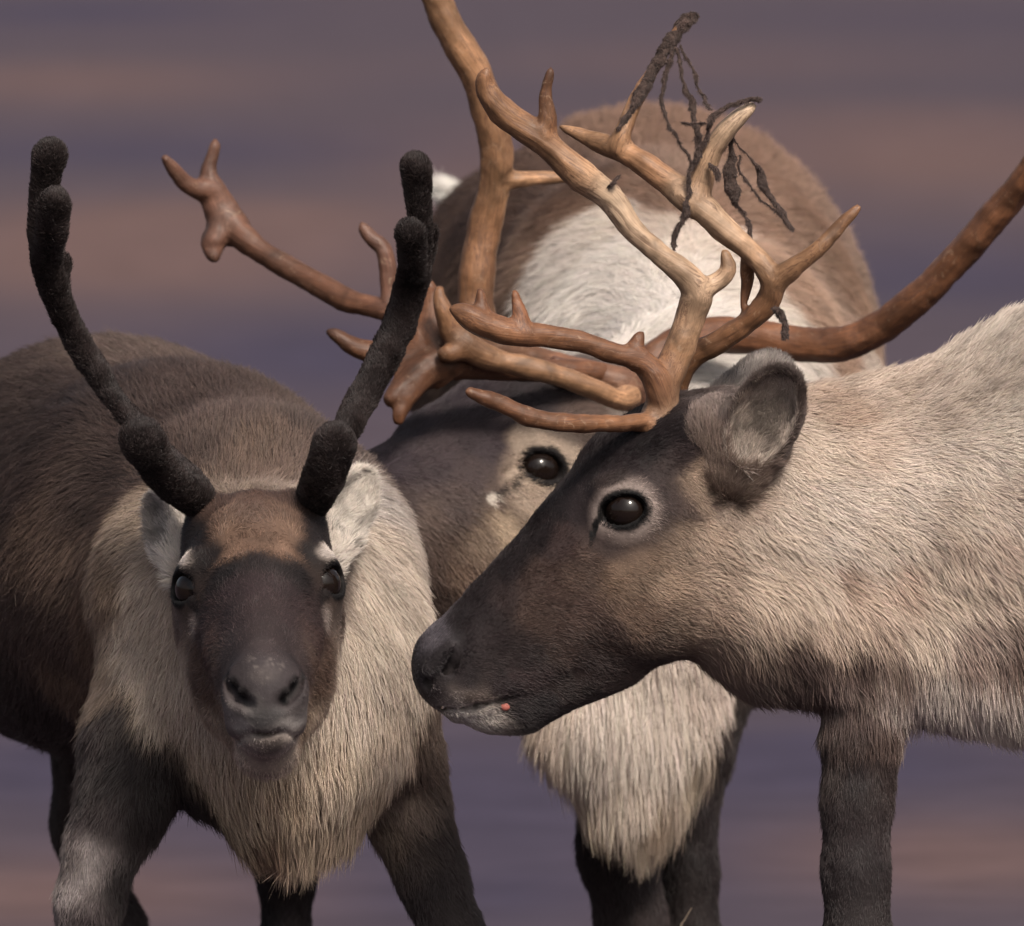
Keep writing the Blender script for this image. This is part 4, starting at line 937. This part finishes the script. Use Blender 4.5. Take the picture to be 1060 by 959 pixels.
    # bare antlers
    near, v1, f1 = make_antler(top, [
        (('pale', 'mid'), [(690, 470, -.01, 14), (684, 452, -.022, 17), (682, 441, -.028, 20), (685, 424, -.03, 16), (690, 392, -.03, 15), (698, 370, -.03, 15)]),
        (('light', 'pale'), [(698, 372, -.03, 14), (707, 352, -.03, 14), (716, 325, -.03, 14), (722, 302, -.035, 14), (706, 282, -.04, 11.5), (683, 264, -.045, 10), (655, 238, -.05, 10.5), (633, 207, -.055, 12.5), (612, 190, -.06, 14)]),
        (('light', 'mid'), [(612, 190, -.06, 14), (595, 177, -.065, 15), (561, 145, -.07, 14), (526, 121, -.075, 13.5), (508, 101, -.08, 11), (501, 85, -.085, 7), (503, 73, -.09, 3.5)]),
        (('mid', 'dark'), [(563, 140, -.07, 10), (567, 122, -.075, 7), (565, 98, -.08, 5), (570, 72, -.085, 3.5)]),
        (('pale', 'light'), [(722, 302, -.035, 9), (738, 295, -.03, 7.5), (750, 287, -.03, 6.5), (754, 278, -.03, 6), (750, 262, -.03, 4.5)]),
        (('rust', 'mid'), [(684, 412, -.04, 13), (676, 388, -.045, 12), (662, 373, -.05, 11), (638, 366, -.06, 10), (604, 355, -.07, 10), (570, 349, -.08, 10.5), (536, 345, -.09, 11.5), (505, 338, -.095, 13), (486, 328, -.10, 11), (470, 320, -.10, 5)]),
        ('rust', [(500, 332, -.095, 9), (498, 315, -.095, 4.5), (497, 299, -.095, 2)]),
        ('rust', [(541, 340, -.09, 8), (537, 322, -.09, 5), (531, 301, -.09, 2)]),
        ('rust', [(660, 373, -.05, 9), (657, 361, -.05, 7), (663, 346, -.05, 2.5)]),
        (('mid', 'rust'), [(682, 438, -.035, 9), (664, 437, -.05, 8), (645, 439, -.07, 7.5), (604, 439, -.10, 8.5), (570, 437, -.12, 8.5), (540, 428, -.13, 8), (512, 416, -.14, 6.5), (495, 410, -.145, 4), (483, 405, -.15, 2)])],
        .0028, knobs=[(P(672, 444, -.048), (.007, .007, .006)), (P(690, 446, -.047), (.008, .008, .006)), (P(681, 449, -.050), (.007, .007, .005)), (P(699, 438, -.038), (.007, .007, .006)), (P(665, 438, -.045), (.006, .006, .005))])
    far, v2, f2 = make_antler(top, [
        ('mid', [(700, 455, .05, 13), (697, 425, .05, 14), (698, 400, .04, 13), (712, 373, .03, 12), (742, 354, .02, 11), (773, 334, .01, 10), (796, 311, .0, 11), (801, 291, -.01, 11.5)]),
        (('light', 'pale'), [(801, 291, -.01, 10.5), (784, 268, -.01, 10), (750, 237, -.01, 12), (723, 213, -.01, 13.5), (706, 200, -.01, 13)]),
        (('mid', 'light'), [(720, 212, -.01, 12), (690, 188, .0, 13), (657, 163, .01, 12), (632, 152, .02, 10), (606, 143, .03, 7), (580, 131, .035, 2.5)]),
        (('light', 'mid'), [(640, 152, .01, 8), (645, 138, .01, 6.5), (655, 111, .02, 6), (670, 84, .03, 5.5), (692, 46, .04, 5), (710, 22, .045, 4)]),
        (('light', 'pale'), [(718, 212, -.01, 12.5), (725, 188, -.01, 11), (735, 160, -.015, 9.5), (748, 140, -.02, 8.5), (764, 122, -.02, 7.5), (780, 109, -.02, 3.5)]),
        (('light', 'mid'), [(802, 292, -.01, 9), (820, 278, -.02, 8.5), (842, 262, -.03, 7.5), (862, 242, -.03, 6), (878, 225, -.03, 4.5), (889, 214, -.03, 2)]),
        (('mid', 'rust'), [(773, 268, .0, 6), (773, 290, .01, 5), (768, 318, .01, 2.5)])], .0028)
    farp = sub(far, top)
    vr = rng
    fuzz = []
    def strip(pts, kink=.003):
        q = [np.array([*P(x, y, d), r / 1000.]) for x, y, d, r in pts]
        c = catmull(q, 7)
        o_ = np.array([p[:3] for p in c]); o_ = o_ + np.stack([noise3(o_ + 5, .012), noise3(o_ + 9, .012), noise3(o_ + 15, .012)], 1) * kink
        lo = o_.min(0) - .015; hi = o_.max(0) + .015
        ff = Field(*[np.arange(lo[i], hi[i], .0018) for i in range(3)])
        ths = unit(RIGHT + .4 * FWD)
        for i in range(len(c) - 1):
            r0 = max(c[i][3] * .8 * (1 + .45 * noise3(o_[i:i + 1] + 60, .009)[0]), .0016); r1 = max(c[i + 1][3] * .8 * (1 + .45 * noise3(o_[i + 1:i + 2] + 60, .009)[0]), .0016)
            ff.seg(o_[i], o_[i + 1], r0 * 1.15, r1 * 1.15, r0 * .55, r1 * .55, unit(ths + 1.5 * FWD * noise3(o_[i:i + 1] + 90, .02)[0]), .002)
        v, fc = ff.mesh()
        if len(v):
            v = v + np.stack([noise3(v + 5, .004), noise3(v + 9, .004), noise3(v + 15, .004)], 1) * .0011
            link_mesh('velvet_strip', v, fc, M_VELV, farp); fuzz.append((v, fc))
    strip([(640, 134, .0, 3), (655, 112, .01, 5), (668, 88, .022, 9), (692, 46, .036, 10.5), (711, 21, .042, 10), (716, 16, .043, 9)], .001)
    strip([(700, 50, .03, 3), (693, 66, .02, 3), (686, 91, .015, 3.5), (689, 118, .01, 2.5), (700, 142, .0, 2), (712, 162, -.01, 3), (716, 175, -.02, 3)])
    strip([(702, 52, .03, 3.5), (706, 75, .02, 3.5), (712, 95, .015, 4), (720, 125, .0, 3), (722, 150, -.02, 3.5)])
    strip([(706, 48, .03, 2.5), (716, 72, .02, 2.5), (726, 98, .01, 2.5), (736, 114, -.02, 2)])
    strip([(784, 103, -.025, 3), (776, 105, -.03, 5), (762, 108, -.035, 3), (748, 114, -.04, 4), (736, 124, -.04, 3.5), (731, 140, -.03, 4), (722, 158, -.03, 4.5), (714, 180, -.03, 3.5), (711, 205, -.03, 3.5), (709, 222, -.03, 4), (700, 240, -.03, 4.5), (695, 260, -.03, 1.5)])
    strip([(730, 128, -.03, 2.5), (712, 128, -.02, 1.6), (705, 126, -.02, 1.4)])
    strip([(722, 150, -.02, 4), (730, 165, -.01, 3), (742, 160, -.0, 2.5), (752, 150, .0, 3)])
    strip([(756, 138, -.005, 3), (757, 160, .0, 5), (757, 190, .0, 8), (760, 206, .0, 5), (772, 222, .0, 3), (776, 240, .0, 3), (778, 252, .0, 2)])
    strip([(758, 142, -.01, 2), (772, 160, -.0, 1.8), (786, 175, .0, 4), (793, 193, .0, 4.5), (802, 210, .0, 4), (811, 224, .0, 4), (818, 238, .0, 3)])
    strip([(764, 160, -.0, 1.8), (768, 182, .0, 2), (784, 203, .0, 2), (800, 215, .0, 2), (806, 225, .0, 2)])
    strip([(642, 180, -.075, 1.8), (636, 188, -.075, 2.6), (628, 195, -.07, 1.6)], .001)
    strip([(800, 318, -.018, 3), (807, 325, -.02, 5), (812, 336, -.02, 5), (812, 349, -.02, 4)])
    strip([(736, 168, -.03, 2), (742, 176, -.03, 4), (744, 186, -.03, 2)])
    n0 = 0; fv = []; ff_ = []
    for v, fc in fuzz: fv.append(v); ff_.append(fc + n0); n0 += len(v)
    make_fur(top, farp, np.concatenate(fv), np.concatenate(ff_), lambda X_: lin((66, 52, 48))[None] * (1 + .4 * noise3(X_, .01)[:, None]),
             lambda X_: (np.tile([.1, 0, -1.0], (len(X_), 1)) + .6 * rng.normal(size=(len(X_), 3)), np.full(len(X_), .0042), np.full(len(X_), .6), np.full(len(X_), .2)), 16000, name='velvet_fuzz', width=.00022)
    for g in feet: make_hoof(top, g, (-1, 0, 0))
    return top

# ================================================================== MIDDLE ANIMAL (behind, white neck, big brown antlers)
def animal_back():
    top = thing('reindeer', [P(670, 500, 1.6)[0], P(670, 500, 1.6)[1], 0], 'large brown reindeer with white neck and throat mane, standing behind the other two', 'reindeer', GROUP)
    dK = .80
    fr = rot_frame(-RIGHT, -FWD, UP, pitch=-26, yaw=33, roll=0)
    H = head_frame((0, 0, 0), *fr, s=1.25)
    K = P(570, 487, dK - .10) - H(645, 529, .085)
    H = head_frame(K, *fr, s=1.25)
    ex = P(563, 485, dK - .12)
    f = Field(axis_coords(P(300, 0, dK)[0] - .02, P(1010, 0, 1.7)[0], .013, [(P(330, 0, dK)[0], P(650, 0, dK)[0], .0035)]),
              axis_coords(dK - .42, 2.75, .014, [(dK - .35, dK + .02, .0035)]),
              axis_coords(0.0, P(0, 90, 1.7)[2], .013, [(P(0, 690, dK)[2], P(0, 390, dK)[2], .0035)]))
    eyes = build_head(f, H, es=.79)
    L = np.array([1.0, .12, 0])
    f.chain([(P(600, 425, dK + .05), .06, .055), (P(520, 440, dK + .02), .055, .052), (P(455, 470, dK - .02), .045, .050)], np.array([.3, 1, 0]), .03)
    f.chain([(H(740, 500), .09, .12), (P(715, 455, 1.02), .13, .14), (P(712, 420, 1.2), .18, .19), (P(698, 400, 1.4), .22, .255), (P(675, 385, 1.7), .255, .298), (P(655, 395, 1.95), .240, .275), (P(615, 400, 2.25), .19, .22), (P(590, 400, 2.45), .12, .15)], L, .05)
    f.chain([(P(600, 340, 1.85), .17, .20), (P(560, 335, 2.05), .165, .20)], L, .06)
    f.chain([(P(665, 560, .92), .08, .10), (P(672, 660, .92), .085, .09), (P(668, 750, .90), .080, .06), (P(664, 815, .90), .045, .045), (P(662, 850, .90), .02, .03)], L, .04)
    f.chain([(P(610, 640, .88), .06, .07), (P(605, 740, .87), .048, .05), (P(628, 815, .88), .028, .03)], L, .04)
    f.chain([(P(700, 560, 1.1), .17, .17), (P(695, 600, 1.3), .19, .15), (P(690, 560, 1.7), .22, .18)], L, .05)
    f.chain([(P(650, 700, 1.02), .06, .08), (P(645, 800, 1.0), .05, .055), (P(640, 880, 1.0), .044, .046), (P(655, 960, 1.0), .038, .040), (P(662, 1030, 1.0), .027, .029), (P(664, 1200, 1.0), .027, .03), (leg_ground(664, .95), .028, .038)], L, .02)
    f.chain([(P(740, 690, 1.1), .055, .08), (P(727, 770, 1.1), .034, .05), (P(712, 840, 1.1), .030, .042), (P(712, 900, 1.1), .032, .038), (P(716, 980, 1.1), .032, .036), (P(718, 1060, 1.1), .025, .028), (P(718, 1200, 1.1), .027, .03), (leg_ground(718, 1.05), .028, .038)], L, .02)
    f.chain([(P(640, 560, 2.2), .10, .18), (P(640, 700, 2.15), .06, .10), (P(650, 830, 2.2), .035, .05), (P(655, 950, 2.25), .028, .03), (P(655, 1100, 2.2), .025, .03), (leg_ground(655, 2.15), .028, .038)], L, .02)
    f.chain([(P(700, 560, 2.2), .10, .18), (P(705, 700, 2.15), .06, .10), (P(705, 830, 2.2), .035, .05), (P(708, 950, 2.25), .028, .03), (P(708, 1100, 2.2), .025, .03), (leg_ground(708, 2.15), .028, .038)], L, .02)
    V, F = f.mesh()
    body = link_mesh('body', V, F, M_SKIN, top)
    bvh = BVHTree.FromPolygons([Vector(v) for v in V], F.tolist())
    ctr = [(560, 160, (112, 94, 85)), (620, 130, (128, 108, 96)), (700, 135, (126, 106, 94)), (760, 170, (124, 104, 92)), (820, 210, (126, 106, 94)), (860, 270, (130, 111, 98)), (890, 320, (138, 118, 104)), (480, 200, (96, 81, 74)), (470, 260, (84, 70, 65)), (520, 230, (98, 82, 74)), (500, 300, (92, 77, 70)), (540, 200, (104, 87, 79)), (600, 200, (110, 91, 81)), (570, 235, (112, 94, 84)),
           (455, 320, (104, 90, 82)), (520, 330, (112, 98, 90)), (532, 290, (128, 112, 102)), (550, 262, (140, 122, 110)), (560, 290, (206, 193, 181)), (548, 320, (200, 187, 175)), (585, 255, (206, 192, 180)), (612, 232, (205, 190, 176)), (600, 212, (120, 100, 88)), (640, 222, (196, 180, 165)), (640, 195, (126, 106, 94)), (680, 205, (128, 107, 95)), (720, 215, (130, 109, 96)), (765, 225, (134, 113, 100)), (690, 240, (176, 157, 142)), (730, 250, (186, 168, 153)), (650, 260, (222, 210, 199)), (600, 300, (224, 213, 202)), (570, 345, (216, 205, 193)), (660, 320, (226, 215, 205)), (750, 285, (214, 200, 187)), (790, 340, (220, 207, 195)), (750, 330, (226, 215, 205)), (820, 340, (205, 190, 175)), (780, 262, (150, 129, 114)), (812, 290, (148, 127, 112)), (840, 330, (150, 130, 115)), (865, 365, (158, 138, 123)), (845, 392, (210, 196, 183)), (740, 380, (226, 216, 206)), (900, 385, (180, 162, 147)),
           (400, 480, (66, 54, 60)), (430, 440, (64, 53, 58)), (480, 420, (60, 49, 54)), (550, 410, (52, 42, 46)), (600, 405, (70, 58, 60)), (450, 480, (74, 61, 64)), (500, 460, (66, 54, 58)), (470, 520, (96, 80, 76)), (440, 540, (106, 88, 80)), (410, 520, (78, 64, 62)), (450, 580, (100, 82, 74)), (420, 600, (80, 65, 60)), (480, 590, (118, 96, 82)), (500, 560, (126, 106, 90)), (450, 630, (78, 62, 56)), (530, 550, (150, 128, 104)), (520, 510, (104, 86, 78)), (545, 530, (120, 102, 88)), (490, 490, (78, 64, 64)),
           (610, 430, (104, 84, 76)), (620, 450, (140, 118, 104)), (640, 420, (130, 116, 108)), (590, 520, (160, 138, 120)),
           (560, 760, (180, 158, 140)), (580, 790, (186, 164, 146)), (620, 760, (222, 204, 188)), (660, 740, (224, 206, 190)), (640, 810, (214, 194, 176)), (700, 760, (214, 196, 180)), (740, 710, (190, 170, 156)), (720, 780, (150, 132, 114)), (680, 840, (150, 130, 112)), (620, 840, (160, 138, 116)), (650, 850, (170, 150, 128)),
           (750, 740, (50, 40, 40)), (735, 800, (58, 48, 48)), (715, 860, (52, 43, 44)), (715, 940, (54, 45, 45)), (640, 900, (66, 55, 55)), (660, 940, (70, 58, 58)), (620, 880, (66, 54, 54)), (664, 1100, (66, 56, 54))]
    ctr = [(x, y, tuple(v * m for v, m in zip(c, (.95, .88, .83) if y < 395 and max(c) < 160 else (1.05, 1.05, 1.05) if y > 690 and min(c) > 120 else (1, 1, 1)))) for x, y, c in ctr]
    cp, cc = paint_controls(bvh, ctr, 1.0)
    spots = []
    for c, out, e1, e2, r in eyes:
        s = H.s; M = np.array([e1, out, e2])
        spots += [(c + e2 * .010 * s - e1 * .004, M, np.array([.039, .07, .036]) * s, (160, 138, 118), 2.5, .9), (c - e2 * .020 * s, M, np.array([.036, .06, .020]) * s, (150, 130, 112), 4, .8), (c, M, np.array([.0250, .05, .0195]) * s, (30, 22, 22), 9, 1),
                  (P(527, 503, .66), np.array([unit(-RIGHT * .75 - UP * .62), FWD, unit(UP * .75 - RIGHT * .62)]), np.array([.021, .10, .0042]), (44, 33, 31), 3, .95), (P(511, 518, .66), np.eye(3), np.array([.0055, .10, .0065]), (190, 176, 160), 3, 1)]
    colour = lambda X_: coat_colour(X_, cp, cc, spots)
    set_coat(body, colour(V) * .8)
    fl = [(500, 220, -.4, .3, .8, 28, .4, .05), (460, 300, -.3, .8, .4, 28, .35, .1), (620, 135, 0, -.3, 1, 28, .5, 0), (720, 140, .1, -.2, 1, 28, .5, 0), (840, 230, .6, .3, .7, 28, .45, .05), (890, 330, .6, .6, .5, 30, .4, .1), (600, 260, -.6, .4, .6, 26, .35, .1), (680, 300, .1, .5, .7, 24, .35, .1), (800, 300, .6, .6, .4, 26, .38, .1), (570, 340, -.6, .7, .2, 26, .35, .1), (740, 370, .6, .5, .3, 26, .35, .1),
          (430, 450, .8, -.5, .3, 11, .3, 0), (480, 420, .9, -.4, .4, 12, .3, 0), (560, 405, .9, -.3, .4, 14, .3, 0), (450, 520, .8, .4, .1, 14, .35, .05), (420, 580, .5, .8, .1, 18, .4, .1), (480, 580, .7, .7, .1, 17, .35, .1), (440, 630, .5, .9, .1, 20, .4, .15), (530, 540, .8, .5, .1, 12, .3, .05), (563, 450, .9, -.2, .1, 8, .25, 0), (600, 500, .9, .3, .1, 10, .3, 0), (500, 480, .8, .1, .1, 9, .25, 0),
          (560, 760, -.05, 1, 0, 52, .3, .3), (660, 740, .02, 1, 0, 60, .28, .35), (740, 710, .25, .95, 0, 44, .3, .3), (640, 820, .05, 1, 0, 60, .28, .5), (690, 820, .1, 1, 0, 55, .28, .5), (740, 780, -.1, 1, 0, 18, .25, .1), (715, 900, 0, 1, 0, 14, .25, 0), (640, 900, 0, 1, 0, 14, .25, 0), (664, 1050, 0, 1, 0, 9, .2, 0)]
    flow = merge_flow(bvh, fl, 1.0, [], [])
    if not QUICK: make_fur(top, top, V, F, colour, flow, 320000, bald=[(e[0], .0262 * H.s * .80) for e in eyes])
    make_eyes(top, eyes)
    # tail
    tb = P(520, 250, 2.3); te = P(464, 200, 2.36)
    ft = Field(*[np.arange(min(tb[i], te[i]) - .06, max(tb[i], te[i]) + .06, .006) for i in range(3)])
    ft.cone(tb, te, .030, .014, .01); tv, tf = ft.mesh()
    to = link_mesh('tail', tv, tf, M_SKIN, top); set_coat(to, np.tile(lin((225, 216, 206)), (len(tv), 1)))
    make_fur(top, sub(to, top), tv, tf, lambda X_: np.tile(lin((232, 226, 218)), (len(X_), 1)), lambda X_: (np.tile(unit(te - tb) + np.array([-.3, 0, -.1]), (len(X_), 1)), np.full(len(X_), .034), np.full(len(X_), .2), np.full(len(X_), .05)), 4000, name='tail_fur')
    # ears laid back
    ec = lambda X_: np.tile(lin((120, 104, 98)), (len(X_), 1))
    make_ear(top, H(735, 455, .075), H(800, 430, .10), H.L + H.U * .3, .034, .02, ec, 5000)
    make_ear(top, H(735, 455, -.075), H(800, 430, -.10), -H.L + H.U * .3, .034, .02, ec, 3000)
    # antlers: D is their depth
    D1 = .74
    make_antler(top, [
        (('grey', 'mid'), [(662, 430, .80, 18), (654, 408, .78, 17), (640, 396, .76, 15), (600, 386, .76, 14), (555, 374, .78, 14), (518, 362, .80, 15), (500, 345, .80, 17), (492, 318, .80, 17)]),
        (('mid', 'light'), [(492, 318, .80, 17), (494, 280, .80, 17.5), (501, 235, .80, 16.5), (511, 194, .79, 16), (514, 156, .78, 16.5), (505, 122, .77, 14.5), (495, 82, .76, 16), (474, 45, .75, 15.5), (452, 0, .74, 14.5), (440, -35, .73, 14), (436, -90, .72, 12), (445, -150, .71, 8), (460, -190, .70, 3)]),
        ('mid', [(440, -40, .73, 11), (410, -90, .70, 8), (395, -130, .68, 3)]),
        ('light', [(520, 188, .79, 9), (538, 186, .79, 6.5), (565, 185, .80, 6), (592, 183, .80, 5), (610, 178, .81, 2.5)]),
        (('light', 'mid'), [(652, 410, .72, 12), (640, 414, .70, 10), (620, 405, .68, 9.5), (570, 387, .66, 10), (515, 373, .65, 11), (485, 360, .64, 13), (470, 345, .64, 12), (460, 325, .63, 8), (454, 308, .63, 5), (455, 298, .63, 2)]),
        ('mid', [(482, 362, .64, 9), (468, 366, .63, 7), (458, 367, .63, 4)]),
        ('grey', [(600, 390, .74, 8), (584, 380, .73, 6), (574, 371, .73, 3)])],
        .0032, label='antler whose main beam rises out of the top of the picture')
    wv = unit(np.cross(P(420, 410, .66) - P(450, 310, .66), FWD))
    Lp = unit(FWD + .25 * RIGHT)
    plates = [(P(449, 312, .68), P(442, 368, .66), .005, .007, .012, .040, Lp), (P(438, 372, .66), P(420, 398, .64), .007, .004, .036, .016, Lp), (P(220, 195, .83), P(238, 234, .83), .006, .009, .012, .022, Lp), (P(445, 378, .66), P(470, 380, .67), .008, .008, .020, .014, Lp), (P(470, 376, .67), P(500, 378, .69), .008, .009, .016, .012, Lp)]
    make_antler(top, [
        ('rust', [(676, 430, .82, 18), (668, 405, .82, 18), (672, 378, .83, 17), (700, 359, .84, 18), (740, 348, .84, 18.5), (790, 350, .83, 17), (830, 357, .82, 17), (874, 356, .80, 17), (915, 337, .78, 16.5), (955, 305, .75, 16), (1000, 258, .72, 16), (1040, 212, .69, 15.5), (1075, 165, .66, 15), (1100, 110, .63, 14), (1110, 40, .60, 12), (1105, -40, .57, 9), (1090, -100, .55, 3)]),
        ('rust', [(1105, 60, .60, 10), (1140, 10, .60, 7), (1160, -40, .6, 3)]),
        (('rust', 'dark'), [(664, 405, .80, 13), (640, 392, .77, 12), (590, 384, .73, 11), (540, 383, .70, 11), (500, 380, .68, 13), (465, 376, .66, 15), (440, 385, .65, 15), (418, 402, .64, 11), (404, 414, .63, 7)]),
        ('rust', [(440, 385, .65, 12), (424, 408, .64, 10), (414, 428, .63, 6), (412, 437, .63, 3)]),
        ('rust', [(466, 372, .66, 14), (448, 350, .67, 14), (444, 325, .68, 10), (446, 305, .69, 6), (444, 292, .69, 3)]),
        (('rust', 'grey'), [(455, 358, .67, 12), (430, 335, .70, 11), (401, 323, .72, 10.5), (360, 311, .75, 11.5), (323, 291, .78, 12), (285, 270, .80, 11), (251, 245, .82, 12.5), (232, 225, .83, 14), (220, 198, .83, 12), (203, 196, .82, 8), (191, 189, .81, 6.5), (179, 175, .80, 5), (169, 162, .79, 2.5)]),
        ('grey', [(226, 226, .83, 13), (219, 200, .83, 9), (216, 178, .83, 6.5), (220, 160, .83, 4.5), (223, 146, .83, 2)]),
        ('grey', [(232, 228, .83, 13), (222, 248, .82, 11), (219, 256, .82, 9), (222, 268, .81, 4)]),
        ('grey', [(405, 322, .72, 8), (402, 300, .72, 6), (401, 276, .72, 7), (396, 256, .72, 7), (386, 248, .72, 5), (379, 240, .72, 3.5), (374, 233, .72, 2)]),
        (('rust', 'dark'), [(430, 372, .67, 10), (405, 370, .67, 10), (385, 365, .67, 9.5), (365, 358, .67, 7.5), (350, 349, .67, 4.5), (340, 343, .67, 2)])],
        .0032, plates=plates, label='antler with the flat brow shovel and the beam sweeping out to the right')
    for px, d in ((664, .95), (718, 1.05), (655, 2.15), (708, 2.15)):
        make_hoof(top, leg_ground(px, d), (-.2, -1, 0))
    return top

animal_left(); animal_right(); animal_back()

# ================================================================== a dry stalk of grass standing before the middle animal's hooves
def grass_stalk():
    b = P(690, 1300, .60); b[2] = 0
    pts = [b, P(694, 1150, .6), P(700, 1030, .6), P(704, 965, .6), P(709, 952, .6), P(716, 940, .6)]
    pts = catmull(pts, 6); V = []; F = []
    for i, p in enumerate(pts):
        r = .0022 * (1 - .75 * i / len(pts)) + .0003
        for j in range(6): V.append(p + r * np.array([math.cos(j * math.pi / 3), math.sin(j * math.pi / 3), 0]))
        if i:
            for j in range(6): F.append(((i - 1) * 6 + j, (i - 1) * 6 + (j + 1) % 6, i * 6 + (j + 1) % 6, i * 6 + j))
    o = link_mesh('grass_stalk', V, F, mat_simple('dry_straw', (0.55, 0.42, 0.30), .6, .3, (90, .7, 1.2)))
    tag(o, 'dry pale grass stalk with a curved tip in front of dark reindeer legs', 'grass stalk')
grass_stalk()
